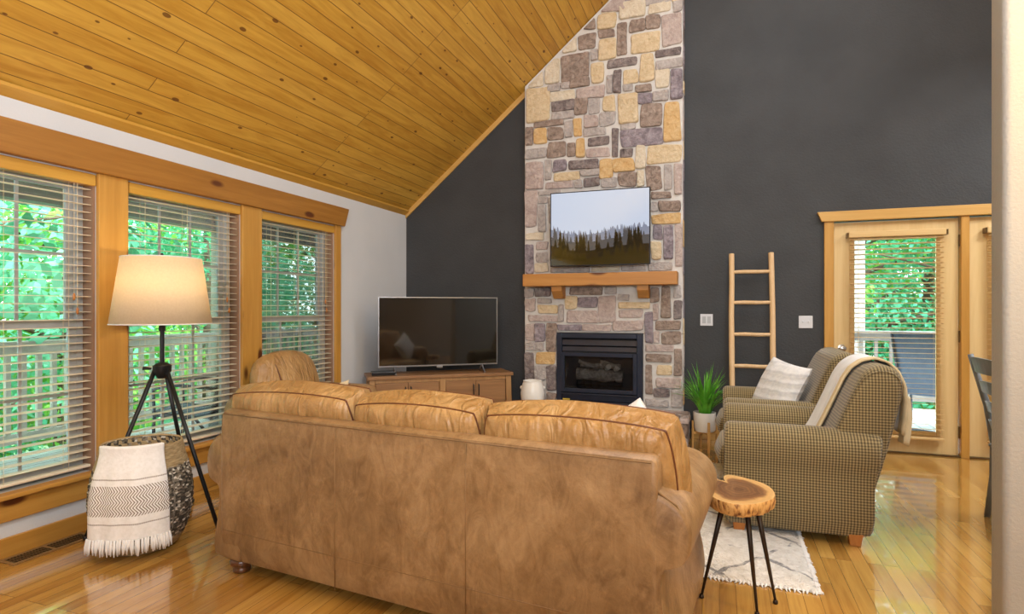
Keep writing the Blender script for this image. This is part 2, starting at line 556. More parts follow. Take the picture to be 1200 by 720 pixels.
W = [(1.455, 2.366), (2.546, 3.447), (3.646, 4.584)]      # the three windows along the left wall
WZ0, WZ1 = 0.325, 2.055
mb = MB()
mb.box((XL - .16, YR, 0), (XL, YB, WZ0)); mb.box((XL - .16, YR, WZ1), (XL, YB, 2.385))
ys = [YR] + [v for ab in W for v in ab] + [YB]
for i in range(0, len(ys), 2): mb.box((XL - .16, ys[i], WZ0), (XL, ys[i + 1], WZ1))
struct(mb.build('wall_left', M['white_wall']))

mb = MB(); mb.box((XR, YR, 0), (XR + .14, YB, 2.385)); struct(mb.build('wall_right', M['cream_wall']))
mb = MB()
mb.prism([(XL - .16, 0), (XR + .14, 0), (XR + .14, 2.385), (RIDGE, zroof(RIDGE)), (XL - .16, 2.385)], xz, YR - .14, YR)
struct(mb.build('wall_rear', M['brown_wall']))

A = math.atan(SL)
mb = MB(); mb.box((-0.2, -0.1, 0), ((RIDGE - XL) / cos(A) + .05, YB - YR + .1, 0.10))
o = struct(mb.build('ceiling', M['ceiling'])); o.location = (XL, YR, 2.385); o.rotation_euler = (0, -A, 0)
mb = MB(); mb.box((-0.2, -0.1, 0), ((XR - RIDGE) / cos(A) + .05, YB - YR + .1, 0.10))
o = struct(mb.build('ceiling', M['ceiling'])); o.location = (XR, YB, 2.385); o.rotation_euler = (0, -A, pi)

# thin trim where the ceiling meets the walls
def slope_pts(x, off): return (x - off * sin(A), zroof(x) - off * cos(A) * 1.0)
mb = MB()
mb.prism([(XL, 2.385 + .002), (RIDGE, zroof(RIDGE)), (RIDGE, zroof(RIDGE) - .075), (XL, 2.385 - .065)], xz, YB - .022, YB - .001)
struct(mb.build('trim_1', M['pine_x'], bevel=.004))
mb = MB()
mb.prism([(XL + .0, 2.385 - .012), (XL + .05, 2.385 + .05 * SL - .012), (XL + .05, 2.385 + .05 * SL - .030), (XL, 2.385 - .030)], xz, YR, YB - .025)
struct(mb.build('trim_2', M['valance']))

# left wall trim: header beam, posts, sill, apron, baseboard
mb = MB()
yz = lambda p, t: (t, p[0], p[1])
mb.prism([(1.0, 2.06), (4.69, 2.06), (4.756, 2.237), (0.93, 2.237)], yz, XL, XL + .055)
struct(mb.build('trim_3', M['beam'], bevel=.006))
for k, (a, b) in enumerate([(1.275, 1.455), (2.366, 2.546), (3.447, 3.646), (4.584, 4.663)]):
    mb = MB(); mb.box((XL, a, 0.31), (XL + .028, b, 2.06))
    struct(mb.build('trim_%d' % (4 + k), M['pine_z'], bevel=.004))
mb = MB(); mb.box((XL - .02, 1.2, .303), (XL + .055, 4.72, .328)); struct(mb.build('trim_8', M['pine_y'], bevel=.005))
mb = MB(); mb.box((XL, 1.25, .185), (XL + .022, 4.67, .303)); struct(mb.build('trim_9', M['pine_y'], bevel=.004))
mb = MB(); mb.box((XL, YR, 0), (XL + .018, YB, .102)); struct(mb.build('baseboard_left', M['pine_y'], bevel=.004))
mb = MB()
mb.box((XL + .02, YB - .016, 0), (-1.96, YB, .10)); mb.box((-.26, YB - .016, 0), (.90, YB, .10)); mb.box((3.06, YB - .016, 0), (XR, YB, .10))
struct(mb.build('baseboard_back', M['pine_x'], bevel=.004))

# ------------------------------------------------------------------ windows and their blinds
names = ['in the leftmost window, cut by the edge of the view', 'in the middle window, behind the tripod lamp', 'in the window nearest the corner television']
for k, (a, b) in enumerate(W):
    t = struct(thing('window_%d' % (k + 1), None, None, (XL, (a + b) / 2, WZ0)))
    t['kind'] = 'structure'
    hw = (b - a) / 2; H = WZ1 - WZ0
    mb = MB()   # jamb lining
    for (lo, hi) in (((-.155, -hw, 0), (-.004, -hw + .014, H)), ((-.155, hw - .014, 0), (-.004, hw, H)), ((-.155, -hw + .014, H - .014), (-.004, hw - .014, H))):
        mb.box(lo, hi)
    mb.build('jamb', M['jamb'], t)
    mb = MB()
    f = .035
    for (lo, hi) in (((-.15, -hw + .014, 0), (-.085, -hw + .014 + f, H - .014)), ((-.15, hw - .014 - f, 0), (-.085, hw - .014, H - .014)),
                     ((-.15, -hw + .04, H - .05), (-.085, hw - .04, H - .014)), ((-.15, -hw + .04, 0.004), (-.085, hw - .04, .03))):
        mb.box(lo, hi)
    mb.build('window_frame', M['vinyl'], t, bevel=.003)
    iw = hw - .014 - f
    zm = 1.185 - WZ0
    for nm, z0, z1, xo in (('upper_sash', zm - .02, H - .05, -.14), ('lower_sash', .03, zm + .022, -.112)):
        mb = MB(); s = .042
        mb.box((xo, -iw, z0), (xo + .026, -iw + s, z1)); mb.box((xo, iw - s, z0), (xo + .026, iw, z1))
        mb.box((xo, -iw + s, z0), (xo + .026, iw - s, z0 + s)); mb.box((xo, -iw + s, z1 - s), (xo + .026, iw - s, z1))
        sh = mb.build(nm, M['vinyl'], t, bevel=.003)
        mb = MB()
        for q in (1, 2):
            y = -iw + s + (2 * iw - 2 * s) * q / 3
            mb.box((xo + .008, y - .008, z0 + s), (xo + .018, y + .008, z1 - s))
        for q in (1,):
            z = z0 + s + (z1 - z0 - 2 * s) * q / 2
            mb.box((xo + .0085, -iw + s, z - .008), (xo + .0175, iw - s, z + .008))
        mb.build('grille', M['vinyl'], sh)
        mb = MB(); mb.box((xo + .011, -iw + s - .004, z0 + s - .004), (xo + .015, iw - s + .004, z1 - s + .004))
        mb.build('pane', M['glass'], sh)
    # blind
    bl = thing('window_blind', 'wooden slat blind ' + names[k], 'blind', (XL, (a + b) / 2, 0), 0, 'wooden blinds along the left wall')
    mb = MB(); mb.box((-.062, -hw + .016, 1.985), (.012, hw - .004, 2.052)); mb.build('valance', M['valance'], bl, bevel=.006)
    mb = MB(); T = radians(3)
    z = 1.965; ns = 0
    while z > .40:
        Mx = Matrix.Translation((-.036, 0, z)) @ Matrix.Rotation(T, 4, 'Y')
        mb.box((-.024, -hw + .02, -.0014), (.024, hw - .018, .0014), Mx); z -= .0445
    mb.build('slats', M['slat'], bl)
    mb = MB(); mb.box((-.062, -hw + .02, .352), (-.012, hw - .018, .368)); mb.build('bottom_rail', M['slat'], bl, bevel=.004)
    mb = MB()
    for y in (-hw + .14, 0, hw - .14):
        for x in (-.059, -.013): mb.tube([(x, y, .36), (x, y, 1.99)], .0011, 5)
    mb.build('ladder_cord', M['cream_fabric'], bl)
    mb = MB()
    yc = hw - .12
    mb.tube([(.0, yc, 1.99), (.0, yc, 1.36)], .0013, 5); mb.tube([(.0, yc + .018, 1.99), (.0, yc + .018, 1.28)], .0013, 5)
    mb.build('pull_cord', M['cream_fabric'], bl)
    for yy, zz in ((yc, 1.36), (yc + .018, 1.28)):
        mb = MB(); mb.lathe([(.002, 0), (.007, -.012), (.006, -.035), (.002, -.042)], (0, yy, zz), 10)
        mb.build('tassel', M['foot_wood'], bl, smooth=True)

# ------------------------------------------------------------------ back wall: french doors
mb = MB(); mb.prism([(.875, 2.06), (3.06, 2.06), (3.12, 2.15), (.838, 2.15)], xz, YB - .04, YB); struct(mb.build('trim_10', M['pine_x'], bevel=.005))
for k, (a, b) in enumerate([(.897, .975), (1.932, 1.992), (2.955, 3.04)]):
    mb = MB(); mb.box((a, YB - .022, 0), (b, YB + .10, 2.06)); struct(mb.build('trim_%d' % (11 + k), M['pine_z'], bevel=.004))
mb = MB(); mb.box((.975, YB - .01, .0), (2.955, YB + .13, .012)); struct(mb.build('trim_14', M['brass_dark']))


def door(name, x0, x1, knob, blabel, hinge_right=True):
    t = struct(thing(name, None, None, (x0, YB, .014)))
    w_ = x1 - x0; H = 2.036
    gx0, gx1, gz0, gz1 = .150, w_ - .150, .18, 1.88
    mb = MB()
    y0, y1 = .022, .066
    mb.box((0, y0, 0), (gx0, y1, H)); mb.box((gx1, y0, 0), (w_, y1, H)); mb.box((gx0, y0, 0), (gx1, y1, gz0)); mb.box((gx0, y0, gz1), (gx1, y1, H))
    mb.build('door_panel', M['door_wood'], t)
    mb = MB(); e = .025
    for lo, hi in (((gx0 - e, y0 - .012, gz0 - e), (gx0 + .012, y0, gz1 + e)), ((gx1 - .012, y0 - .012, gz0 - e), (gx1 + e, y0, gz1 + e)),
                   ((gx0 + .012, y0 - .012, gz0 - e), (gx1 - .012, y0, gz0 + .012)), ((gx0 + .012, y0 - .012, gz1 - .012), (gx1 - .012, y0, gz1 + e))):
        mb.box(lo, hi)
    mb.build('glazing_bead', M['door_wood'], t, bevel=.005)
    mb = MB(); mb.box((gx0 - .003, .040, gz0 - .003), (gx1 + .003, .048, gz1 + .003)); mb.build('pane', M['glass'], t)
    mb = MB()
    hx = w_ + .004
    for z in (.20, 1.02, 1.84):
        mb = MB(); mb.tube([(hx, .010, z - .05), (hx, .010, z + .05)], .008, 10); mb.build('hinge', M['brass_dark'], t)
    if knob:
        for nm, z, r in (('door_knob', .92, .030), ('deadbolt', 1.06, .026)):
            pass
        kb = MB()
        kb.loft([[(.062 + r * cos(2 * pi * k / 20), y, .90 + r * sin(2 * pi * k / 20)) for k in range(20)] for y, r in ((.022, .033), (.016, .033), (.012, .012), (-.012, .012), (-.02, .024), (-.038, .029), (-.052, .024), (-.056, .008))])
        kb.build('door_knob', M['chrome'], t, smooth=True, angle=50)
        kb = MB()
        kb.loft([[(.062 + r * cos(2 * pi * k / 20), y, .76 + r * sin(2 * pi * k / 20)) for k in range(20)] for y, r in ((.022, .030), (.012, .028), (.008, .014), (-.006, .012))])
        kb.build('deadbolt', M['chrome'], t, smooth=True, angle=50)
    # blind hung on the door face
    bl = thing('door_blind', blabel, 'blind', (x0 + w_ / 2, YB, 0), 0, 'wooden blinds on the glass doors')
    hb = (w_ - .210) / 2
    mb = MB(); mb.box((-hb, -.052, 1.905), (hb, .008, 1.957)); mb.build('valance', M['slat_x'], bl, bevel=.005)
    for sx in (-1, 1):
        mb = MB(); xx = sorted((sx * hb, sx * (hb + .014))); mb.box((xx[0], -.048, 1.905), (xx[1], .008, 1.950)); mb.build('bracket', M['brass_dark'], bl)
    mb = MB(); z = 1.885
    while z > .20:
        Mx = Matrix.Translation((0, -.024, z)) @ Matrix.Rotation(radians(-7), 4, 'X')
        mb.box((-hb + .012, -.023, -.0014), (hb - .012, .023, .0014), Mx); z -= .0435
    mb.build('slats', M['slat_x'], bl)
    mb = MB(); mb.box((-hb + .012, -.048, .142), (hb - .012, -.0, .160)); mb.build('bottom_rail', M['slat_x'], bl, bevel=.004)
    mb = MB()
    for x in (-hb + .08, hb - .08):
        for y in (-.046, -.003): mb.tube([(x, y, .15), (x, y, 1.91)], .0011, 5)
    mb.build('ladder_cord', M['cream_fabric'], bl)
    return t


door('door_1', .983, 1.924, True, 'wooden slat blind on the glass door behind the plaid armchairs')
door('door_2', 2.0, 2.945, False, 'wooden slat blind on the second glass door, mostly hidden by the cream wall')

# ------------------------------------------------------------------ cream wall end beside the camera
prof = []
x0, ya, yb, r = .905, 2.40, 2.515, .022
for cx_, cy_, a0 in ((x0 + r, ya + r, 180), (4.9, ya + r, 270), (4.9, yb - r, 0), (x0 + r, yb - r, 90)):
    if cx_ > 2:
        prof.append((4.933, ya) if a0 == 270 else (4.933, yb)); continue
    seg = range(0, 91, 10)
    pts = [(cx_ + r * cos(radians(a0 + s)), cy_ + r * sin(radians(a0 + s))) for s in seg]
    prof += pts
mb = MB(); mb.prism(prof, lambda p, t: (p[0], p[1], t), 0, 2.75)
struct(mb.build('wall_kitchen', M['cream_wall'], smooth=True, angle=30))

# ------------------------------------------------------------------ wall plates and floor vent
def plate(x, z, w_, label, toggles):
    t = thing('wall_plate', label, 'wall plate', (x, YB - .0005, z), 0, None)
    mb = MB(); mb.box((-w_ / 2, -.006, -.057), (w_ / 2, 0, .057)); mb.build('cover', M['plate_white'], t, bevel=.003)
    for dx, kind in toggles:
        mb = MB()
        if kind == 'o':
            mb.box((dx - .017, -.0075, -.034), (dx + .017, -.005, .034))
            mb.build('outlet', plain_grey, t, bevel=.002)
        else:
            mb.box((dx - .005, -.018, -.002), (dx + .005, -.005, .012))
            mb.build('toggle', M['plate_white'], t, bevel=.002)


plain_grey = plain('outlet_grey', (170, 170, 172), (180, 180, 182), 5, 0.4)
plate(-.118, 1.163, .116, 'white square wall plate between stone chimney and wooden ladder', [(-.023, 'o'), (.023, 'o')])
plate(.747, 1.149, .116, 'white two-toggle switch plate between wooden ladder and door casing', [(-.023, 't'), (.023, 't')])

t = thing('floor_vent', 'brown metal floor register beside the left baseboard', 'floor vent', (-3.347, 2.065, 0), 0)
mb = MB()
for lo, hi in (((-.062, -.2, 0), (-.045, .2, .005)), ((.045, -.2, 0), (.062, .2, .005)), ((-.045, -.2, 0), (.045, -.185, .005)), ((-.045, .185, 0), (.045, .2, .005)), ((-.045, -.008, 0), (.045, .008, .005))):
    mb.box(lo, hi)
mb.build('frame', plain('vent_bronze', (150, 122, 84), (166, 136, 94), 5, .35, metal=.4), t, bevel=.0015)
mb = MB()
for k in range(26):
    y = -.178 + k * .0142
    if abs(y) < .012: continue
    mb.box((-.045, y - .002, .001), (.045, y + .002, .0042))
for x in (-.018, .012): mb.box((x, -.185, .0012), (x + .003, .185, .004))
mb.build('louvers', plain('vent_brown', (84, 64, 40), (96, 74, 48), 5, .4), t)
mb = MB(); mb.box((-.045, -.185, .0002), (.045, .185, .0008)); mb.build('duct_dark_sheet', M['black_plastic'], t)  # flat black sheet standing in for the shade inside the duct

# ------------------------------------------------------------------ outside: porch, railing, chairs, trees
def deck_mat():
    t = NT('weathered_deck_boards')
    tc = t.n('ShaderNodeTexCoord'); sx = t.n('ShaderNodeSeparateXYZ', ins={0: tc.outputs['Object']})
    cb = t.n('ShaderNodeCombineXYZ', ins={'X': sx.outputs['Y'], 'Y': sx.outputs['X'], 'Z': 0.0})
    br = t.n('ShaderNodeTexBrick', offset=.4, ins={'Vector': cb.outputs[0], 'Color1': (0, 0, 0, 1), 'Color2': (1, 1, 1, 1), 'Mortar': (.5, .5, .5, 1), 'Scale': 1.0, 'Mortar Size': .004, 'Brick Width': 3.4, 'Row Height': .14})
    r = t.n('ShaderNodeSeparateColor', ins={0: br.outputs['Color']}).outputs[0]
    c = t.ramp(r, [(0, lin((196, 194, 192))), (1, lin((218, 217, 216)))])
    t.base(t.mix(br.outputs['Fac'], c, lin((60, 55, 50)))); t.set(.7)
    return t.mat


mb = MB()
mb.box((-6.0, -4, -.14), (XL - .165, 9.0, -.05)); mb.box((XL - .165, YB + .145, -.14), (7.0, 9.0, -.05))
struct(mb.build('porch_deck', deck_mat()))
M['soffit'] = plain('porch_soffit_grey', (140, 130, 128), (156, 146, 142), 3, .7)
M['porch_wood'] = plain('porch_post_paint', (188, 182, 172), (202, 196, 186), 3, .6)
M['rail_grey'] = plain('weathered_rail_wood', (184, 176, 166), (204, 196, 186), 6, .7)
M['rail_dark'] = plain('dark_rail_wood', (120, 112, 106), (140, 132, 124), 6, .6)
mb = MB()
mb.box((-6.3, -4, 2.52), (XL - .165, 9.4, 2.60))
mb.box((-6.02, -4, 2.24), (-5.80, 9.0, 2.52)); mb.box((-5.80, 8.78, 2.24), (7.0, 9.0, 2.52))
struct(mb.build('porch_roof', M['soffit']))
o = light('porch_light', 'AREA', (-4.7, 3.0, 2.5), (0, 0, 0), 1, (1, 1, 1), .2)
bpy.data.objects.remove(o)


def post(x, y, label, g):
    t = thing('porch_post', label, 'post', (x, y, -.05), 0, g)
    mb = MB(); mb.box((-.07, -.07, 0), (.07, .07, 2.29)); mb.build('shaft', M['porch_wood'], t, bevel=.006)
    mb = MB(); mb.box((-.095, -.095, 0), (.095, .095, .16)); mb.build('base_block', M['porch_wood'], t, bevel=.01)


post(-5.90, 5.60, 'pale porch post outside the middle window', 'porch posts')
post(1.75, 8.88, 'porch post outside the glass door', 'porch posts')


def railing(name, a, b, mat, label, dz=.0, sp=.125):
    d = Vector((b[0] - a[0], b[1] - a[1], 0)); L = d.length; ang = atan2(d.y, d.x)
    t = thing(name, label, 'railing', (a[0], a[1], -.05), ang)
    mb = MB(); mb.box((0, -.07, .99), (L, .07, 1.03)); mb.box((0, -.02, .90), (L, .02, .99)); mb.build('top_rail', mat, t, bevel=.004)
    mb = MB(); mb.box((0, -.02, .12), (L, .02, .21)); mb.build('bottom_rail', mat, t, bevel=.004)
    mb = MB(); mb.box((-.019, -.019, .21), (.019, .019, .90)); b0 = mb.build('baluster', mat, t)
    n = int(L / sp); b0.location = (sp / 2, 0, 0)
    for k in range(1, n):
        c = b0.copy(); COL.objects.link(c); c.parent = t; c.location = (sp * (k + .5), 0, 0)


railing('railing', (-5.88, 1.1), (-5.88, 8.8), M['rail_grey'], 'weathered wooden porch railing outside the left windows')
railing('railing', (-1.2, 8.82), (6.0, 8.82), M['rail_dark'], 'dark wooden porch railing outside the glass door', sp=.17)

M['sling'] = plain('navy_sling_mesh', (66, 82, 104), (80, 98, 120), 20, .7)
M['patio_frame'] = plain('dark_patio_metal', (52, 58, 68), (60, 66, 76), 6, .4, metal=.4)


def patio_chair():
    t = thing('patio_chair', None, 'patio chair')
    mb = MB()
    for s in (-1, 1):
        y = s * .27
        mb.tube([(.26, y, .01), (.24, y, .38), (.25, y, .62), (.1, y, .66), (-.28, y, .62)], .014, 8)
        mb.tube([(-.36, y, .01), (-.1, y, .36), (.24, y, .40)], .014, 8)
        mb.tube([(.26, y * .9, .42), (-.22, y * .9, .36), (-.52, y * .9, 1.06)], .014, 8)
    mb.tube([(.26, -.243, .42), (.26, .243, .42)], .014, 8); mb.tube([(-.52, -.243, 1.06), (-.52, .243, 1.06)], .014, 8)
    mb.tube([(-.36, -.27, .02), (-.36, .27, .02)], .012, 8)
    mb.build('frame', M['patio_frame'], t, smooth=True)
    mb = MB()
    P = [(.26, .425), (.1, .385), (-.1, .37), (-.2, .375), (-.25, .44), (-.36, .7), (-.52, 1.05)]
    mb.grid(lambda u, v: (P[round(v * 6)][0], -.24 + .48 * u, P[round(v * 6)][1] + .006 - .012 * sin(pi * u)), 6, 6)
    mb.build('sling', M['sling'], t, smooth=True, solid=.006)
    return t


c0 = patio_chair(); c0.location = (-4.50, 4.02, -.05); c0.rotation_euler = (0, 0, radians(205)); c0['label'] = 'navy sling patio chair on the porch outside the middle window'
dup(c0, (2.22, 7.6, -.05), radians(60), 'navy sling patio chair on the porch outside the glass door')

M['leaf'] = []
for k, (a, b) in enumerate((((84, 160, 60), (160, 214, 96)), ((56, 146, 108), (112, 200, 156)), ((76, 170, 130), (140, 214, 176)))):
    t = NT('leaf_green_%d' % k)
    t.base(t.ramp(t.noise(t.coord(), 1.7, 3), [(.3, lin(a)), (.7, lin(b))])); t.set(.5, spec=.3)
    tl = t.n('ShaderNodeBsdfTranslucent'); tl.inputs['Color'].default_value = lin(b)
    mx = t.n('ShaderNodeMixShader', ins={0: .35}); t.l(t.p.outputs[0], mx.inputs[1]); t.l(tl.outputs[0], mx.inputs[2]); t.l(mx.outputs[0], t.out.inputs['Surface'])
    M['leaf'].append(t.mat)
M['bark'] = plain('bark', (84, 66, 52), (112, 92, 74), 12, .9, .5, 30)


def tree(kind, label, seed, H=7.5, R_=2.2, n=8500, ls=.115):
    rnd = random.Random(seed)
    t = thing('tree', label, 'tree', (0, 0, 0), 0, 'trees beyond the porch railing')
    mb = MB()
    mb.tube([(0, 0, -.3), (.06, .05, H * .3), (-.05, .1, H * .6), (.05, 0, H * .9)], [.17, .14, .09, .03], 8)
    for k in range(9):
        a = rnd.uniform(0, 6.28); z = H * rnd.uniform(.22, .8); l = R_ * rnd.uniform(.5, .9)
        mb.tube([(0, 0, z), (cos(a) * l * .5, sin(a) * l * .5, z + l * .18), (cos(a) * l, sin(a) * l, z + l * .3)], [.05, .03, .012], 5)
    mb.build('trunk', M['bark'], t, smooth=True)
    mb = MB()
    blobs = []
    for k in range(22):
        a = rnd.uniform(0, 6.28); z = rnd.uniform(.10, 1.0); rr = R_ * (.35 + .75 * sin(pi * min(1, z * .85 + .12))) * rnd.uniform(.3, .9)
        blobs.append((Vector((cos(a) * rr, sin(a) * rr, H * z)), R_ * rnd.uniform(.28, .5)))
    for k in range(n):
        c, r = rnd.choice(blobs)
        d = Vector((rnd.gauss(0, 1), rnd.gauss(0, 1), rnd.gauss(0, .8))).normalized()
        p = c + d * r * rnd.uniform(.55, 1.05)
        nrm = (d + Vector((rnd.uniform(-.7, .7), rnd.uniform(-.7, .7), rnd.uniform(-.2, 1)))).normalized()
        a = nrm.orthogonal().normalized(); b = nrm.cross(a)
        q = rnd.uniform(0, 6.28); a, b = a * cos(q) + b * sin(q), b * cos(q) - a * sin(q)
        s = ls * rnd.uniform(.7, 1.3)
        mb.add([p - a * s * .55, p + b * s * .3, p + a * s * .65, p - b * s * .3], [(0, 1, 2, 3)])
    mb.build('foliage', M['leaf'][kind], t)
    return t


TL = ['bright yellow-green leafy tree beyond the porch railing', 'deep green leafy tree beyond the porch railing', 'blue-green leafy tree beyond the porch railing']
protos = [tree(k, TL[k], 20 + k) for k in range(3)]
rt = random.Random(3)
spots = []
for row, (x, dz) in enumerate(((-8.6, -2.2), (-11.0, -2.4), (-14.0, -2.0))):
    y = -1.0 + row * .8
    while y < 16:
        spots.append((x + rt.uniform(-.7, .7), y, dz + rt.uniform(-.8, .5))); y += 2.3 + row * .5
for row, (y, dz) in enumerate(((12.0, -2.2), (14.0, -1.8), (16.5, -1.2))):
    x = -1.0 + row
    while x < 8.5:
        spots.append((x, y + rt.uniform(-.7, .7), dz + rt.uniform(-.6, .4))); x += 1.7 + row * .3
for i, (x, y, z) in enumerate(spots):
    k = i % 3 if i >= 3 else i
    o = protos[k] if i < 3 else dup(protos[k])
    o.location = (x, y, z); o.rotation_euler = (0, 0, rt.uniform(0, 6.28)); s = rt.uniform(.85, 1.25); o.scale = (s, s, s)
mb = MB(); mb.box((-40, -20, -2.9), (30, 45, -2.6))
tag(mb.build('ground', plain('forest_ground', (62, 96, 48), (90, 130, 62), 1.5, .95)), kind='structure')
# left, bottom, right, top in mm on the chimney face; last is the kind of stone
STONES = [
    (-1307,4123,-1192,4219,"B"),(-1153,4102,-981,4231,"T"),(-1364,3910,-1184,4075,"B"),(-1153,4008,-989,4085,"B"),(-1517,3911,-1391,4069,"L"),
    (-1544,3618,-1311,3881,"B"),(-1302,3650,-1249,3893,"B"),(-1232,3795,-1166,3899,"G"),(-1144,3784,-981,3981,"T"),(-1719,3619,-1553,3859,"L"),
    (-1896,3607,-1737,3769,"L"),(-1691,3538,-1553,3609,"G"),(-1544,3549,-1454,3610,"G"),(-1445,3546,-1249,3634,"B"),(-1223,3556,-1092,3763,"T"),
    (-1934,3239,-1672,3588,"T"),(-1672,3430,-1400,3518,"L"),(-1382,3411,-1092,3523,"P"),(-1645,3323,-1404,3420,"D"),(-1391,3257,-1267,3431,"B"),
    (-1249,3259,-1136,3406,"G"),(-1110,3259,-981,3413,"T"),(-1645,3244,-1409,3314,"G"),(-1840,3181,-1517,3234,"B"),(-1925,3006,-1854,3186,"B"),
    (-1830,3003,-1709,3155,"O"),(-1700,3041,-1517,3156,"B"),(-1503,3035,-1427,3202,"G"),(-1413,3035,-1329,3218,"O"),(-1311,3125,-1162,3238,"P"),
    (-1302,3034,-1084,3103,"G"),(-1267,2927,-1049,3013,"D"),(-1276,2815,-1041,2901,"P"),(-1382,2831,-1293,3005,"O"),(-1691,2853,-1490,3004,"B"),
    (-1481,2849,-1391,2989,"B"),(-1934,2847,-1709,2964,"G"),(-1934,2535,-1728,2812,"P"),(-1719,2622,-1645,2826,"G"),(-1626,2700,-1481,2815,"V"),
    (-1463,2698,-1162,2794,"D"),(-1617,2607,-1355,2686,"T"),(-1338,2623,-1144,2692,"G"),(-1302,2518,-1144,2604,"D"),(-1709,2525,-1418,2586,"P"),
    (-1400,2511,-1329,2589,"G"),(-1944,2134,-1807,2511,"P"),(-1784,2461,-1553,2505,"G"),(-955,3119,-762,3424,"T"),(-737,3069,-533,3278,"B"),
    (-501,2890,-357,3279,"O"),(-1136,3123,-981,3252,"G"),(-930,3059,-779,3118,"G"),(-926,2886,-525,3041,"V"),(-1011,2799,-955,3081,"D"),
    (-930,2789,-812,2866,"D"),(-779,2659,-688,2887,"L"),(-671,2699,-349,2865,"T"),(-1144,2594,-1024,2791,"O"),(-1015,2631,-796,2767,"O"),
    (-1118,2497,-972,2591,"G"),(-955,2492,-779,2620,"B"),(-762,2483,-696,2642,"L"),(-680,2449,-533,2674,"B"),(-509,2431,-436,2679,"G"),
    (-412,2375,-341,2671,"P"),(-955,4162,-680,4331,"L"),(-655,4167,-452,4284,"L"),(-428,4155,-341,4254,"G"),(-837,4018,-688,4136,"B"),
    (-680,4028,-549,4153,"B"),(-525,3833,-341,4130,"P"),(-964,3814,-871,4120,"B"),(-837,3797,-549,3998,"T"),(-581,3730,-349,3804,"D"),
    (-590,3614,-341,3697,"G"),(-737,3518,-614,3786,"T"),(-1058,3686,-771,3779,"D"),(-896,3513,-762,3657,"T"),(-998,3437,-922,3658,"D"),
    (-1067,3447,-1015,3627,"G"),(-598,3424,-468,3599,"L"),(-452,3316,-341,3588,"V"),(-779,3421,-630,3488,"B"),(-905,3441,-812,3500,"G"),
    (-754,3302,-630,3394,"V"),(-614,3309,-468,3400,"G"),(-1118,4244,-972,4372,"L"),(-1793,2083,-1700,2359,"G"),(-1784,2377,-1691,2439,"G"),
    (-1925,1997,-1728,2069,"L"),(-1934,1640,-1840,1955,"V"),(-1812,1887,-1691,1967,"P"),(-1812,1762,-1682,1860,"G"),(-1830,1655,-1682,1744,"L"),
    (-1654,1649,-1249,1701,"G"),(-1223,1649,-947,1692,"L"),(-922,1652,-680,1702,"G"),(-1672,2147,-1162,2427,"G"),(-1136,2053,-680,2427,"P"),
    (-1654,1745,-1249,2122,"B"),(-1223,1732,-680,2030,"G"),(-630,2352,-444,2411,"B"),(-630,2231,-573,2315,"G"),(-557,2223,-357,2322,"B"),
    (-630,2109,-357,2192,"O"),(-614,1955,-525,2088,"V"),(-630,1755,-533,1930,"T"),(-509,1752,-428,2083,"V"),(-405,1683,-341,2087,"P"),
    (-655,1646,-428,1721,"G"),(-1821,1405,-1654,1495,"D"),(-1934,1398,-1840,1496,"G"),(-1934,1236,-1821,1380,"P"),(-1793,1218,-1581,1307,"T"),
    (-1793,1334,-1645,1379,"G"),(-1896,1138,-1581,1201,"P"),(-1571,1140,-1517,1307,"G"),(-1490,1272,-1382,1394,"T"),(-1364,1289,-1162,1393,"V"),
    (-1490,1132,-1162,1254,"P"),(-1454,1419,-1118,1489,"B"),(-1581,1044,-1329,1105,"V"),(-1320,1047,-1024,1108,"P"),(-1934,939,-1840,1110,"P"),
    (-1821,924,-1728,1111,"V"),(-1709,828,-1599,1112,"B"),(-1934,833,-1737,913,"G"),(-1821,702,-1608,809,"O"),(-1934,508,-1840,805,"D"),
    (-1821,522,-1709,674,"G"),(-1700,421,-1599,678,"D"),(-1700,305,-1599,394,"B"),(-1934,296,-1719,484,"G"),(-1144,1135,-981,1400,"P"),
    (-955,1357,-846,1416,"G"),(-947,1280,-647,1339,"T"),(-947,1179,-721,1263,"P"),(-998,1052,-704,1153,"P"),(-688,937,-622,1238,"V"),
    (-1092,1426,-972,1486,"G"),(-639,1338,-557,1480,"B"),(-614,1163,-565,1313,"P"),(-533,1189,-444,1487,"B"),(-420,1379,-349,1494,"G"),
    (-420,1173,-341,1354,"D"),(-581,1073,-357,1147,"B"),(-606,938,-557,1047,"P"),(-533,924,-357,1048,"B"),(-688,856,-420,914,"P"),(-680,747,-444,822,"B"),
    (-412,621,-341,885,"B"),(-581,624,-436,724,"T"),(-688,434,-622,711,"B"),(-590,510,-341,593,"P"),(-606,407,-460,482,"D"),(-436,324,-341,489,"G"),
    (-680,314,-468,380,"G"),]
# ------------------------------------------------------------------ stone chimney
CX0, CX1, CF = -1.945, -.330, 5.825
FX0, FX1, FZ0, FZ1 = -1.588, -.712, .295, 1.025          # firebox opening
def stone_mat(name, a, b, c):
    t = NT(name); v = t.coord()
    n1 = t.noise(v, 11, 6, .7, .8); n2 = t.noise(v, 34, 4, .6)
    col = t.ramp(n1, [(.34, lin(a)), (.5, lin(b)), (.66, lin(c))])
    col = t.mix(.35, col, t.ramp(n2, [(.35, lin(a)), (.65, lin(c))]))
    t.base(col); t.set(.82, spec=.25); t.bump(t.math('ADD', n2, n1), .9, .016)
    return t.mat


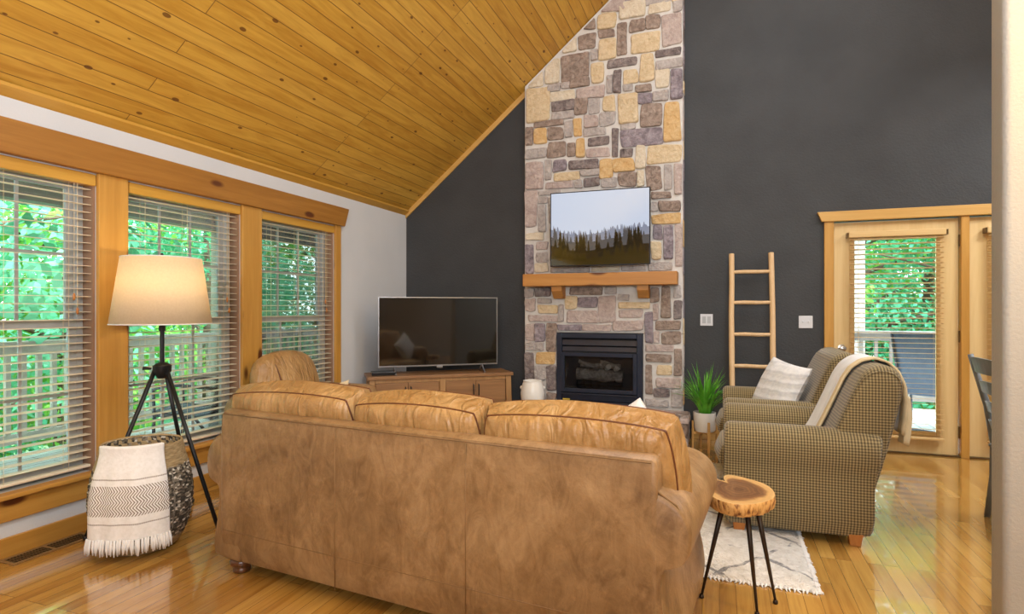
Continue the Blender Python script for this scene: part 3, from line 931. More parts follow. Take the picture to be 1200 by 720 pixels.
SM = {'B': stone_mat('stone_brown_grey', (108, 92, 82), (146, 128, 116), (186, 168, 154)),
      'D': stone_mat('stone_dark', (82, 72, 72), (122, 110, 108), (168, 156, 150)),
      'G': stone_mat('stone_grey', (152, 144, 140), (178, 168, 162), (200, 192, 186)),
      'P': stone_mat('stone_pinkish', (160, 142, 136), (186, 168, 160), (206, 192, 184)),
      'V': stone_mat('stone_violet_grey', (104, 94, 100), (142, 130, 136), (180, 170, 174)),
      'T': stone_mat('stone_tan', (194, 168, 128), (214, 192, 156), (226, 208, 176)),
      'O': stone_mat('stone_ochre', (196, 152, 96), (212, 176, 122), (222, 194, 148)),
      'L': stone_mat('stone_pale_tan', (200, 184, 158), (216, 202, 178), (226, 216, 196))}
SK = list(SM)
M['mortar'] = plain('pale_mortar', (204, 200, 194), (216, 212, 206), 20, .9, .5, 60)


def clip(poly, f):
    out = []
    for i in range(len(poly)):
        a, b = poly[i], poly[(i + 1) % len(poly)]
        fa, fb = f(a), f(b)
        if fa >= 0: out.append(a)
        if (fa >= 0) != (fb >= 0):
            s = fa / (fa - fb); out.append((a[0] + (b[0] - a[0]) * s, a[1] + (b[1] - a[1]) * s))
    return out


def stones(mb, rects, fn, rnd, clipf=None, h=(.012, .030)):
    """rounded rough stones: fn(x, z, out) gives the point"""
    for x0, z0, x1, z1, k in rects:
        w_, h_ = x1 - x0, z1 - z0
        g = -.004; x0 += g; x1 -= g; z0 += g; z1 -= g
        j = min(.013, .11 * min(w_, h_))
        c = [(x0 + rnd.uniform(-j, j), z0 + rnd.uniform(-j, j)), (x1 + rnd.uniform(-j, j), z0 + rnd.uniform(-j, j)),
             (x1 + rnd.uniform(-j, j), z1 + rnd.uniform(-j, j)), (x0 + rnd.uniform(-j, j), z1 + rnd.uniform(-j, j))]
        p = []
        cr = min(.20 * min(w_, h_), .024)
        for i in range(4):
            a, b, d = c[i - 1], c[i], c[(i + 1) % 4]
            va = Vector((a[0] - b[0], a[1] - b[1])); vd = Vector((d[0] - b[0], d[1] - b[1])); B = Vector(b)
            pa = B + va.normalized() * min(cr, va.length * .4); pd = B + vd.normalized() * min(cr, vd.length * .4)
            mm = B * .45 + (pa + pd) * .275
            mid = B + vd * .5 + Vector((rnd.uniform(-j, j), rnd.uniform(-j, j))) * .45
            p += [tuple(pa), tuple(mm), tuple(pd), tuple(mid)]
        if clipf: p = clip(p, clipf)
        if len(p) < 3: continue
        mx = sum(q[0] for q in p) / len(p); mz = sum(q[1] for q in p) / len(p)
        H = rnd.uniform(*h); mb.mi = SK.index(k)
        lp = []
        for s, o in ((1.0, 0), (1.0, H * .5), (.972, H * .85), (.90, H)):
            lp.append([fn(mx + (q[0] - mx) * s, mz + (q[1] - mz) * s, o) for q in p])
        o0 = len(mb.v); n = len(p)
        mb.loft(lp, False)
        # rough face: a fan towards a few inner points
        ctr = fn(mx + rnd.uniform(-.1, .1) * w_, mz + rnd.uniform(-.1, .1) * h_, H * rnd.uniform(.9, 1.25))
        inner = [fn(mx + (q[0] - mx) * .5, mz + (q[1] - mz) * .5, H * rnd.uniform(.85, 1.2)) for q in p]
        base = [lp[-1][i] for i in range(n)]
        vs = base + inner + [ctr]; fs = []
        for i in range(n):
            k2 = (i + 1) % n
            fs += [(i, k2, n + k2, n + i), (n + i, n + k2, 2 * n)]
        mb.add(vs, fs)


cut = lambda off: (lambda p: zroof(p[0]) - off - p[1])
ch = thing('stone_chimney', 'tall stone chimney of grey and tan blocks rising to the pine ceiling', 'chimney', (0, 0, 0))
mb = MB()
YC = YB - .004
mb.box((CX0, CF, 0), (FX0, YC, FZ1)); mb.box((FX1, CF, 0), (CX1, YC, FZ1)); mb.box((FX0, CF, 0), (FX1, YC, FZ0))
mb.prism([(CX0, FZ1), (CX1, FZ1), (CX1, zroof(CX1) - .01), (CX0, zroof(CX0) - .01)], xz, CF, YC)
mb.build('mortar', M['mortar'], ch, bevel=.01)
rects = [(a / 1000, b / 1000, c / 1000, d / 1000, k) for a, b, c, d, k in STONES]
rs = random.Random(11)
z = 4.26      # the courses above the edge of the view
while z < 5.0:
    x = CX0 + .01; h_ = rs.uniform(.12, .2)
    while x < CX1 - .08:
        w_ = min(rs.uniform(.14, .34), CX1 - x)
        if zroof(x + w_ / 2) > z + .05: rects.append((x, z, x + w_, z + h_, rs.choice('BDGPTOLV')))
        x += w_
    z += h_
mb = MB()
stones(mb, rects, lambda x, z, o: (x, CF - o, z), rs, cut(.05))
# the right-hand return of the stone facing
z = .34
while z < 4.9:
    h_ = rs.uniform(.12, .28)
    stones(mb, [(CF + .0, z, YB - .030, z + h_, rs.choice('BDGPTOLV'))], lambda x, z, o: (CX1 + o * .8, x, z), rs, None, (.006, .014)); z += h_
mb.build('stone_facing', [SM[k] for k in SK], ch, smooth=True, angle=50)

# raised hearth
HF = 5.345
he = thing('stone_hearth', 'raised stone hearth in front of the fireplace', 'hearth', (0, 0, 0))
mb = MB(); mb.box((CX0 + .0, HF + .03, 0), (CX1 + .05, CF - .035, .255)); mb.build('hearth_core', M['mortar'], he)
mb = MB(); rr = []
for z0, z1 in ((.01, .13), (.135, .255)):
    x = CX0
    while x < CX1 + .03:
        w_ = min(rs.uniform(.16, .32), CX1 + .06 - x); rr.append((x, z0, x + w_, z1, rs.choice('BDGPGBV'))); x += w_
stones(mb, rr, lambda x, z, o: (x, HF + .03 - o, z), rs)
rr = []
for z0, z1 in ((.01, .13), (.135, .255)):
    y = HF + .03
    while y < CF - .08:
        w_ = min(rs.uniform(.16, .26), CF - .04 - y); rr.append((y, z0, y + w_, z1, rs.choice('BDGPGBV'))); y += w_
stones(mb, rr, lambda x, z, o: (CX1 + .05 + o * .5, x, z), rs)
mb.build('hearth_stones', [SM[k] for k in SK], he, smooth=True, angle=50)
mb = MB(); x = CX0 - .0; rr = []
for (y0, y1) in ((HF - .01, HF + .22), (HF + .225, CF - .035)):
    x = CX0
    while x < CX1 + .04:
        w_ = min(rs.uniform(.3, .5), CX1 + .075 - x); rr.append((x, y0, x + w_, y1, rs.choice('GPBG'))); x += w_
stones(mb, rr, lambda x, z, o: (x, z, .252 + o), rs, None, (.040, .044))
mb.build('hearth_slabs', [SM[k] for k in SK], he, smooth=True, angle=50)

# ------------------------------------------------------------------ gas fireplace insert
fp = thing('fireplace', 'black metal gas fireplace with glass front and ceramic logs in the stone chimney', 'fireplace', ((FX0 + FX1) / 2, CF, FZ0))
fw = (FX1 - FX0) / 2 - .002; fh = FZ1 - FZ0 - .004
mb = MB()
for lo, hi in (((-fw, -.035, .004), (-fw + .055, .03, fh)), ((fw - .055, -.035, .004), (fw, .03, fh)), ((-fw + .055, -.035, fh - .05), (fw - .055, .03, fh)), ((-fw + .055, -.035, .004), (fw - .055, .03, .035))):
    mb.box(lo, hi)
mb.build('surround_frame', M['fire_metal'], fp, bevel=.006)
for z, hh in ((fh - .125, .062), (fh - .185, .05), (.04, .075)):
    mb = MB(); Mx = Matrix.Translation((0, -.012, z)) @ Matrix.Rotation(radians(-16 if z > .2 else 8), 4, 'X')
    mb.box((-fw + .056, -.006, 0), (fw - .056, .006, hh), Mx)
    mb.build('louver', M['fire_metal'], fp, bevel=.003)
d0, d1 = .125, fh - .195
mb = MB(); s = .04
for lo, hi in (((-fw + .05, -.052, d0), (-fw + .05 + s, -.02, d1)), ((fw - .05 - s, -.052, d0), (fw - .05, -.02, d1)), ((-fw + .05 + s, -.052, d1 - s), (fw - .05 - s, -.02, d1)), ((-fw + .05 + s, -.052, d0), (fw - .05 - s, -.02, d0 + s))):
    mb.box(lo, hi)
mb.tube([(-fw + .05, -.056, d0 - .014), (fw - .05, -.056, d0 - .014)], .008, 8)
mb.build('door_frame', M['fire_metal'], fp, bevel=.005)
mb = MB(); mb.box((-fw + .09, -.04, d0 + s), (fw - .09, -.036, d1 - s)); mb.build('glass_front', M['fire_glass'], fp)
M['firebox'] = plain('firebox_lining', (52, 52, 54), (70, 68, 66), 20, .9)
mb = MB()
mb.box((-fw + .056, .10, .06), (fw - .056, .105, fh - .06)); mb.box((-fw + .056, .0, d0 + .0), (fw - .056, .10, d0 + .03)); mb.box((-fw + .056, .0, d1), (fw - .056, .10, d1 + .01))
mb.box((-fw + .056, .03, d0), (-fw + .06, .10, d1)); mb.box((fw - .06, .03, d0), (fw - .056, .10, d1))
mb.build('firebox_lining', M['firebox'], fp)
M['log'] = stone_mat('ceramic_log', (96, 86, 76), (150, 138, 122), (204, 194, 178))
M['log_end'] = plain('pale_log_end', (196, 184, 164), (214, 204, 186), 20, .9)
rl = random.Random(5)
def log(path, r, mat='log'):
    P = [Vector(a).lerp(Vector(b), q / 5) + Vector((0, rl.uniform(-.006, .006), rl.uniform(-.008, .008))) for a, b in [path] for q in range(6)]
    mb = MB(); mb.tube(P, [r * rl.uniform(.85, 1.15) for _ in P], 10); mb.build('log', M[mat], fp, smooth=True, angle=50)
log(((-.235, .035, .30), (.235, .04, .29)), .066)
log(((-.20, .07, .40), (.10, .05, .385)), .03); log(((.0, .075, .42), (.21, .06, .385)), .028)
log(((-.22, .05, .44), (-.06, .03, .37)), .022); log(((.07, .03, .365), (.10, .01, .385)), .024, 'log_end'); log(((.16, .03, .365), (.19, .01, .38)), .024, 'log_end')
mb = MB()
for x in (-.22, -.15, -.08, 0, .08, .15, .22): mb.tube([(x, .02, d0 + .03), (x * 1.05, .012, d0 + .12), (x * 1.1, .010, d0 + .15)], .006, 6)
mb.tube([(-.24, .012, d0 + .075), (.24, .012, d0 + .075)], .006, 6); mb.tube([(-.22, .02, d0 + .04), (.22, .02, d0 + .04)], .006, 6)
mb.build('grate', M['black_metal'], fp, smooth=True)
mb = MB(); mb.box((-fw + .066, -.032, .042), (-fw + .14, -.0305, .056)); mb.build('rating_plate', plain('brass_plate', (206, 176, 60), (220, 190, 76), 5, .4), fp)

# ------------------------------------------------------------------ mantel shelf
mt = thing('mantel_shelf', 'thick pine mantel shelf on two corbels above the fireplace', 'mantel', (-1.13, CF, 1.50))
mb = MB(); mb.box((-.765, -.215, .0), (.758, -.004, .125)); mb.build('shelf', M['mantel_wood'], mt, bevel=.007)
for x in (-.42, .435):
    mb = MB(); mb.prism([(-.012, 0), (-.165, 0), (-.165, -.05), (-.08, -.125), (-.012, -.125)], lambda p, t: (t, p[0], p[1]), x - .055, x + .055)
    mb.build('corbel', M['mantel_wood'], mt, bevel=.004)

# ------------------------------------------------------------------ wall television over the mantel
tv = thing('wall_television', 'flat television over the mantel showing a misty pine forest', 'television', (-1.113, CF - .04, 1.695))
tw, th_ = .494, .742
mb = MB(); mb.box((-tw, -.155, 0), (tw, -.125, th_)); mb.build('housing', M['silver_dark'], tv, bevel=.003)
mb = MB(); mb.box((-.2, -.125, .2), (.2, -.005, .5)); mb.build('wall_mount', M['black_metal'], tv, bevel=.004)
mats = [emit('screen_sky', lin((206, 209, 228)), 1.1, 1), emit('screen_mist', lin((150, 152, 172)), .9, 1), emit('screen_far_trees', lin((92, 88, 90)), .9, 1), emit('screen_near_trees', lin((62, 50, 20)), .8, 1), emit('screen_dark_trees', lin((40, 34, 22)), .8, 1)]
mb = MB(); m_ = .010; y = -.1556
sx0, sx1, sz0, sz1 = -tw + m_, tw - m_, m_, th_ - m_
mb.mi = 0; mb.add([(sx0, y, sz0), (sx1, y, sz0), (sx1, y, sz1), (sx0, y, sz1)], [(0, 1, 2, 3)])
rf = random.Random(4)
for layer, (mi, base, amp, wd, n, yy) in enumerate(((1, .31, .07, .045, 60, .0003), (2, .235, .13, .045, 44, .0006), (4, .15, .20, .065, 40, .0009), (3, .07, .13, .07, 36, .0012))):
    mb.mi = mi
    def hz(x): return sz0 + (base + .05 * abs(x / tw) ** 2 + (.02 * sin(7 * x))) * 1.0
    K = 30
    vs = []; fs = []
    for k in range(K + 1):
        x = sx0 + (sx1 - sx0) * k / K; vs += [(x, y - yy, sz0), (x, y - yy, hz(x))]
    for k in range(K): fs.append((2 * k, 2 * k + 2, 2 * k + 3, 2 * k + 1))
    mb.add(vs, fs)
    for k in range(n):
        x = rf.uniform(sx0 + wd * .5, sx1 - wd * .5); h_ = amp * rf.uniform(.35, 1.0); b = hz(x) - .02; q = wd * rf.uniform(.6, 1)
        for s in range(4):        # stepped fir outline
            f0 = s / 4; f1 = (s + 1.6) / 4
            wv = q * .5 * (1 - f0 * .85)
            mb.add([(x - wv, y - yy, b + h_ * f0), (x + wv, y - yy, b + h_ * f0), (x, y - yy, min(sz1, b + h_ * min(1.05, f1)))], [(0, 1, 2)])
mb.build('screen', mats, tv)
mb = MB(); mb.box((sx0, y - .0026, sz0), (sx1, y - .0018, sz1)); mb.build('screen_glass', M['glass'], tv)

# ------------------------------------------------------------------ white vase on the hearth
vs_ = thing('vase', 'white ceramic vase with small side lugs on the hearth beside the fireplace', 'vase', (-1.785, 5.60, .296))
mb = MB()
mb.lathe([(.0, 0), (.085, 0), (.105, .02), (.119, .07), (.122, .12), (.113, .185), (.098, .225), (.094, .24), (.097, .248), (.090, .25), (.084, .243), (.09, .21), (.105, .14), (.09, .02), (0, .015)], n=40, cap=False)
mb.build('body', M['ceramic'], vs_, smooth=True)
for a in (radians(195), radians(15)):
    mb = MB(); c = (cos(a) * .114, sin(a) * .114, .175)
    mb.lathe([(0, -.02), (.009, -.014), (.013, 0), (.009, .014), (0, .02)], c, 12, cap=False)
    mb.build('lug', M['ceramic'], vs_, smooth=True)

# ------------------------------------------------------------------ corner cabinet and television
cz = atan2(.88, 1.13)
cb = thing('tv_cabinet', 'four-door brown wooden corner cabinet under the large television', 'cabinet', (-3.13, 4.72, 0), cz)
CL = 1.415
mb = MB(); mb.box((-.02, -.02, .590), (CL + .02, .40, .622)); mb.build('top', M['cab_wood'], cb, bevel=.004)
mb = MB(); mb.box((.03, .03, .09), (CL - .03, .385, .588)); mb.build('carcass', M['cab_wood'], cb)
for x0, x1, dx in ((0, .055, -.02), (CL - .055, CL, .02), (CL / 2 - .03, CL / 2 + .03, 0)):
    for y in (0, .35):
        if dx == 0 and y: continue
        mb = MB(); mb.loft([[(x0 + dx, y, 0), (x1 + dx, y, 0), (x1 + dx, y + .04, 0), (x0 + dx, y + .04, 0)], [(x0, y, .588), (x1, y, .588), (x1, y + .04, .588), (x0, y + .04, .588)]])
        mb.build('post', M['cab_edge'], cb, bevel=.003)
for lo, hi in (((.056, .004, .09), (CL / 2 - .031, .034, .115)), ((CL / 2 + .031, .004, .09), (CL - .056, .034, .115)), ((.056, .004, .555), (CL / 2 - .031, .034, .587)), ((CL / 2 + .031, .004, .555), (CL - .056, .034, .587))):
    mb = MB(); mb.box(lo, hi); mb.build('rail', M['cab_edge'], cb, bevel=.002)
xs = [.06, (.06 + CL / 2 - .034) / 2, CL / 2 - .034]
for q, (a, b) in enumerate([(.060, .3665), (.3695, CL / 2 - .034), (CL / 2 + .034, CL - .3695), (CL - .3665, CL - .060)]):
    mb = MB(); mb.box((a, .008, .118), (b, .029, .553))
    dm = mb.build('door', M['cab_wood'], cb, bevel=.003)
    hx = b - .025 if q % 2 == 0 else a + .025
    mb = MB(); mb.tube([(hx, .010, .40), (hx, -.012, .405), (hx, -.012, .505), (hx, .010, .51)], .006, 8)
    mb.build('handle', M['black_metal'], dm, smooth=True)

ct = thing('corner_television', 'large dark flat television standing on the wooden corner cabinet', 'television', (-3.13, 4.72, .622), cz)
t0, t1, tz0, tz1 = .095, 1.308, .075, .765
mb = MB(); mb.box((t0, .135, tz0), (t1, .165, tz1)); mb.box((t0 + .25, .165, tz0 + .05), (t1 - .25, .20, tz0 + .4)); mb.build('housing', M['silver_dark'], ct, bevel=.003)
mb = MB(); e = .008
for lo, hi in (((t0 - .002, .131, tz0 - .002), (t1 + .002, .14, tz0 + e + .004)), ((t0 - .002, .131, tz1 - e), (t1 + .002, .14, tz1 + .002)), ((t0 - .002, .131, tz0 + e), (t0 + e, .14, tz1 - e)), ((t1 - e, .131, tz0 + e), (t1 + .002, .14, tz1 - e))):
    mb.box(lo, hi)
mb.build('bezel', M['silver'], ct)
mb = MB(); mb.box((t0 + e, .1325, tz0 + e), (t1 - e, .1345, tz1 - e)); mb.build('screen', M['glossy_black'], ct)
for x in (t0 + .16, t1 - .16):
    mb = MB()
    mb.tube([(x, .15, .08), (x, .06, .008), (x, .03, .006)], .009, 8); mb.tube([(x, .15, .08), (x, .25, .008), (x, .27, .006)], .009, 8)
    mb.build('foot', M['silver'], ct, smooth=True)
mb = MB(); mb.box(((t0 + t1) / 2 - .03, .126, tz0 - .022), ((t0 + t1) / 2 + .03, .15, tz0)); mb.build('sensor_bump', M['silver'], ct, bevel=.003)
mb = MB(); mb.box((.03, .06, .0), (.26, .22, .035)); tag(mb.build('cable_box', M['black_plastic'], None, bevel=.004), 'black cable box on the left end of the corner cabinet', 'cable box').location = (-3.13, 4.72, .622)
bpy.data.objects['cable_box'].rotation_euler = (0, 0, cz)

# ------------------------------------------------------------------ big leather sofa
so = thing('leather_sofa', 'tan leather three-seat sofa with rolled arms, seen from behind', 'sofa', (-2.253, 2.141, 0), radians(-6.09))
L = 2.075
# back frame
pr_ = smooth_poly([(0, .065), (0, .45), (0, .77), (.03, .79), (.075, .785), (.095, .75), (.12, .5), (.13, .3), (.13, .065)], 2)
mb = MB()
mb.loft(inset_loops(pr_, lambda a, b, t: (t, a, b), [(0, .90), (.006, .965), (.02, 1), (L / 2, 1), (L - .02, 1), (L - .006, .965), (L, .90)]))
bk = mb.build('back_frame', M['leather'], so, smooth=True, angle=50)
mb = MB()
for u in (.345 * L, .655 * L):
    mb.tube([(u, .0005, .075), (u, .0, .4), (u, .0005, .76)], .0024, 6)
mb.tube([(.02, .001, .215), (L - .02, .001, .215)], .0022, 5); mb.tube([(.02, .002, .768), (L - .02, .002, .768)], .0022, 5)
mb.build('seam', M['leather_seam'], bk, smooth=True)
# rolled arms
ap = [(-.16, .065), (-.16, .60), (-.135, .655), (-.06, .682), (.01, .672), (.072, .635), (.106, .575), (.106, .505), (.090, .455), (.050, .436), (.016, .425), (.008, .37), (.018, .27), (.046, .15), (.052, .10), (.040, .065)]
ap = smooth_poly(ap, 2)
for s, u0 in ((-1, 0), (1, L)):
    mb = MB()
    fn = (lambda a, b, t, s=s, u0=u0: (u0 + s * a, t, b))
    mb.loft(inset_loops(ap, fn, [(.004, .90), (.010, .96), (.028, 1), (.35, 1), (.72, .95), (.78, .91), (.80, .86), (.805, .75)]))
    am = mb.build('arm', M['leather_c' if 0 else 'leather'], so, smooth=True, angle=60)
    mb = MB()
    rp = [(.0, .672), (.06, .637), (.086, .575), (.08, .51), (.05, .455)]
    mb.tube([(u0 + s * a, .016, b) for a, b in rp], .004, 6)
    mb.build('arm_piping', M['leather_seam'], am, smooth=True)
# seat base, seat cushions, back cushions, feet
mb = MB(); mb.box((.16, .13, .075), (L - .16, .83, .30)); mb.build('seat_base', M['leather'], so, bevel=.03, seg=3)
sw = (L - .32) / 3
for k in range(3):
    mb = MB(); Mx = Matrix.Translation((.16 + sw * (k + .5), .515, .385))
    (r0, r1), _ = cushion(mb, Mx, sw - .008, .72, .19, .72, 12)
    mb.build('seat_cushion', M['leather_c'], so, smooth=True)
CB = [-.05, .735, 1.375, 2.115]
for k in range(3):
    mb = MB()
    uc = (CB[k] + CB[k + 1]) / 2; cw = CB[k + 1] - CB[k]
    tilt = (101, 102, 101)[k]
    Mx = Matrix.Translation((uc, .215, .640)) @ Matrix.Rotation(radians(tilt), 4, 'X') @ Matrix.Rotation(radians((1.6, 1.0, .3)[k]), 4, 'Z')
    (r0, r1), mid = cushion(mb, Mx, cw + .004, .515, .26, .62, 26, .32, 5, .024, 40 + k)
    bc = mb.build('back_cushion', M['leather_c'], so, smooth=True)
    for rr__ in (r0, r1):
        mb = MB(); mb.ring(rr__, .0042, 6); mb.build('cushion_piping', M['piping'], bc, smooth=True)
for (u, v) in ((.065, .07), (L - .065, .07), (.065, .79), (L - .065, .79)):
    mb = MB(); mb.lathe([(0, 0), (.036, 0), (.042, .008), (.040, .020), (.034, .027), (.050, .036), (.056, .050), (.050, .064), (.038, .072), (.03, .078), (0, .078)], (u, v, 0), 24, cap=False)
    mb.build('bun_foot', M['bun_wood'], so, smooth=True)


def sofa_pt(u, v, z):
    return so.matrix_basis @ Vector((u, v, z)) if 0 else (Matrix.Translation(so.location) @ Matrix.Rotation(radians(-6.09), 4, 'Z')) @ Vector((u, v, z))


def pillow(name, label, cat, Mx, W_, H_, T_, mat, seed=1, trim=None):
    t = thing(name, label, cat, Mx.translation)
    R3 = Mx.to_3x3().to_4x4()
    mb = MB(); (r0, r1), mid = cushion(mb, R3, W_, H_, T_, .06, 18, .0, 3, .03, seed, .07)
    mb.build('pillow_cover', mat, t, smooth=True)
    mb = MB(); mb.ring(mid, .0035, 5); mb.build('edge_seam', trim or mat, t, smooth=True)
    return t


p = sofa_pt(1.835, .60, .645)
pillow('throw_pillow', 'white throw pillow on the leather sofa, one corner showing over its back', 'pillow', Matrix.Translation(p) @ Matrix.Rotation(radians(-6), 4, 'Z') @ Matrix.Rotation(radians(108), 4, 'X') @ Matrix.Rotation(radians(32), 4, 'Z'), .38, .38, .14, M['white_fabric'], 3)

# ------------------------------------------------------------------ leather chair by the windows
lc = thing('leather_armchair', 'tan leather armchair under the windows, only its padded back and one arm showing', 'armchair', (-3.0, 3.72, 0), 0)
mb = MB(); mb.box((-.30, -.33, .07), (.26, .33, .30)); mb.build('base', M['leather'], lc, bevel=.03, seg=3)
mb = MB(); cushion(mb, Matrix.Translation((.03, 0, .385)), .56, .62, .18, .7, 10); mb.build('seat_cushion', M['leather_c'], lc, smooth=True)
mb = MB(); lp = []
for q in range(15):
    f = q / 14; a = -pi / 2 + pi * f
    y = -.02 + .33 * sin(a); s = max(.04, cos(a)) ** .55
    zt = .22 + .26 * s
    lp.append([(-.215 + (.02 - .05 * sin(b)) + .135 * s * cos(b), y, .56 + zt * .80 * sin(b)) for b in [2 * pi * k / 24 for k in range(24)]])
mb.loft(lp); bkk = mb.build('backrest', M['leather_c'], lc, smooth=True)
mb = MB(); mb.tube([(-.215 + .02 - .05 * sin(b) + .137 * .93 * cos(b), -.20, .56 + .43 * .80 * sin(b)) for b in [radians(d) for d in range(-10, 191, 8)]], .006, 6); mb.build('back_piping', M['piping'], bkk, smooth=True)
ap2 = smooth_poly([(-.10, .07), (-.10, .56), (-.06, .63), (.0, .645), (.06, .63), (.10, .56), (.09, .48), (.08, .3), (.09, .07)], 2)
for s in (-1, 1):
    mb = MB(); mb.loft(inset_loops(ap2, lambda a, b, t, s=s: (t, s * (.42 + a), b), [(-.34, .92), (-.32, 1), (.22, 1), (.27, .96), (.28, .85)]))
    mb.build('arm', M['leather'], lc, smooth=True, angle=60)
for x in (-.25, .2):
    for y in (-.42, .42):
        mb = MB(); mb.lathe([(0, 0), (.03, 0), (.04, .03), (.03, .075), (0, .075)], (x, y, 0), 16, cap=False); mb.build('foot', M['bun_wood'], lc, smooth=True)
pillow('throw_pillow', 'cream pillow on the leather armchair, its corner peeking over the leather sofa', 'pillow', Matrix.Translation((-2.95, 3.86, .50)) @ Matrix.Rotation(radians(75), 4, 'Z') @ Matrix.Rotation(radians(105), 4, 'X') @ Matrix.Rotation(radians(10), 4, 'Z'), .40, .32, .12, M['cream_fabric'], 8)
# ------------------------------------------------------------------ shag rug
def rug_mat():
    t = NT('white_shag_rug'); v = t.coord()
    n1 = t.noise(v, 26, 3); n2 = t.noise(v, 90, 3)
    c = t.ramp(n1, [(.3, lin((212, 206, 196))), (.7, lin((240, 236, 230)))])
    # broken grey dashes on a diamond net
    vr = t.coord((1, 1, 1), (0, 0, radians(38)))
    sx = t.n('ShaderNodeSeparateXYZ', ins={0: vr})
    w1 = t.noise(v, 7, 2)
    def net(s):
        q = t.math('FRACT', t.math('ADD', t.math('MULTIPLY', s, 3.1), t.math('MULTIPLY', w1, .22)))
        return t.math('LESS_THAN', t.math('ABSOLUTE', t.math('SUBTRACT', q, .5)), .035)
    m = t.math('MAXIMUM', net(sx.outputs['X']), net(sx.outputs['Y']))
    m = t.math('MULTIPLY', m, t.ramp(t.noise(v, 9, 3), [(.44, (0, 0, 0, 1)), (.54, (1, 1, 1, 1))]))
    c = t.mix(t.math('MULTIPLY', m, .8), c, lin((88, 90, 96)))
    t.base(c); t.set(.95, spec=.1, sheen=.3); t.bump(t.math('ADD', n2, t.math('MULTIPLY', n1, 1.5)), .9, .02)
    return t.mat


rg = thing('shag_rug', 'white shaggy rug with dark dashes under the plaid armchairs', 'rug', (-1.0, 3.95, 0))
rr_ = random.Random(2)
mb = MB()
def rugp(u, v):
    x = -1.42 + 2.84 * u; y = -1.07 + 2.14 * v
    ex = min(u, 1 - u) * 2.84; ey = min(v, 1 - v) * 2.14; e = min(ex, ey)
    if e < .001: x += rr_.uniform(-.008, .008); y += rr_.uniform(-.008, .008)
    return (x, y, .002 + .014 * min(1, e / .04) + rr_.uniform(0, .004))
mb.grid(rugp, 150, 110, uv=False)
mb.build('pile', rug_mat(), rg, smooth=True)
mb = MB()
for k in range(150):
    x = -1.42 + 2.84 * (k + .5) / 150
    for s in (-1, 1):
        y = s * 1.07; mb.tube([(x, y - s * .01, .008), (x + rr_.uniform(-.006, .006), y + s * .006, .006), (x + rr_.uniform(-.01, .01), y + s * rr_.uniform(.010, .02), .002)], [.006, .005, .002], 5)
for k in range(110):
    y = -1.07 + 2.14 * (k + .5) / 110
    for s in (-1, 1):
        x = s * 1.42; mb.tube([(x - s * .01, y, .008), (x + s * .006, y + rr_.uniform(-.006, .006), .006), (x + s * rr_.uniform(.010, .02), y + rr_.uniform(-.01, .01), .002)], [.006, .005, .002], 5)
mb.build('edge_fringe', M['white_fabric'], rg, smooth=True)

# ------------------------------------------------------------------ plaid armchairs
PW = .86
BACK = smooth_poly([(.47, .40), (.56, .62), (.655, .86), (.71, .945), (.79, .975), (.865, .945), (.885, .87), (.845, .68), (.79, .45), (.735, .25), (.70, .06), (.60, .06), (.52, .22)], 2)


def plaid_chair():
    t = thing('plaid_armchair', None, 'armchair', (.03, 3.48, 0), 0, 'plaid armchairs facing the sofa')
    mb = MB()
    mb.loft(inset_loops(BACK, lambda a, b, y: (a, y, b), [(.045, .80), (.055, .90), (.075, .965), (.11, 1.0), (PW - .11, 1.0), (PW - .075, .965), (PW - .055, .90), (PW - .045, .80)]))
    bk = mb.build('backrest', M['plaid'], t, smooth=True, angle=60)
    cxm = sum(p[0] for p in BACK) / len(BACK); czm = sum(p[1] for p in BACK) / len(BACK)
    for y, sc in ((.060, .925), (PW - .060, .925)):
        mb = MB(); mb.ring([(cxm + (a - cxm) * sc, y, czm + (b - czm) * sc) for a, b in BACK], .0045, 6)
        mb.build('welt', M['plaid'], bk, smooth=True)
    arm = smooth_poly([(.005, .05), (.012, .36), (.0, .42), (-.018, .47), (-.020, .545), (.015, .605), (.085, .63), (.155, .605), (.185, .545), (.178, .46), (.165, .40), (.165, .05)], 2)
    for s, y0 in ((1, 0), (-1, PW)):
        mb = MB()
        mb.loft(inset_loops(arm, lambda a, b, x, s=s, y0=y0: (x * (1 + .22 * max(0, b - .36)) * (1 - .055 * min(1, max(0, x - .1) / .5)), y0 + s * a, b - .02 * max(0, (x - .5)) * (b > .4)), [(-.004, .84), (.004, .94), (.025, 1.0), (.40, 1.0), (.70, .99), (.765, .96), (.78, .88)]))
        am = mb.build('arm', M['plaid'], t, smooth=True, angle=60)
        mb = MB(); mb.tube([(x, y0 - s * (-.004), .412 + .0 * x) for x in (.03, .2, .4, .6, .74)], .004, 6)
        mb.build('welt', M['plaid'], am, smooth=True)
    mb = MB(); mb.box((.02, .165, .055), (.60, PW - .165, .31)); mb.build('seat_base', M['plaid'], t, bevel=.02, seg=3)
    mb = MB(); cushion(mb, Matrix.Translation((.245, PW / 2, .39)), .56, PW - .34, .17, .75, 14, .3)
    mb.build('seat_cushion', M['plaid'], t, smooth=True)
    for x in (.075, .655):
        for y in (.075, PW - .075):
            mb = MB(); mb.loft([[(x - .026, y - .026, 0), (x + .026, y - .026, 0), (x + .026, y + .026, 0), (x - .026, y + .026, 0)], [(x - .036, y - .036, .07), (x + .036, y - .036, .07), (x + .036, y + .036, .07), (x - .036, y + .036, .07)]])
            mb.build('leg', M['foot_wood'], t, bevel=.004)
    return t


pc = plaid_chair(); pc['label'] = 'olive plaid armchair nearest the stool, white throw over its back'
pc2 = dup(pc, (.03, 4.405, 0), 0, 'olive plaid armchair next to the wooden ladder, white pillow on its seat')

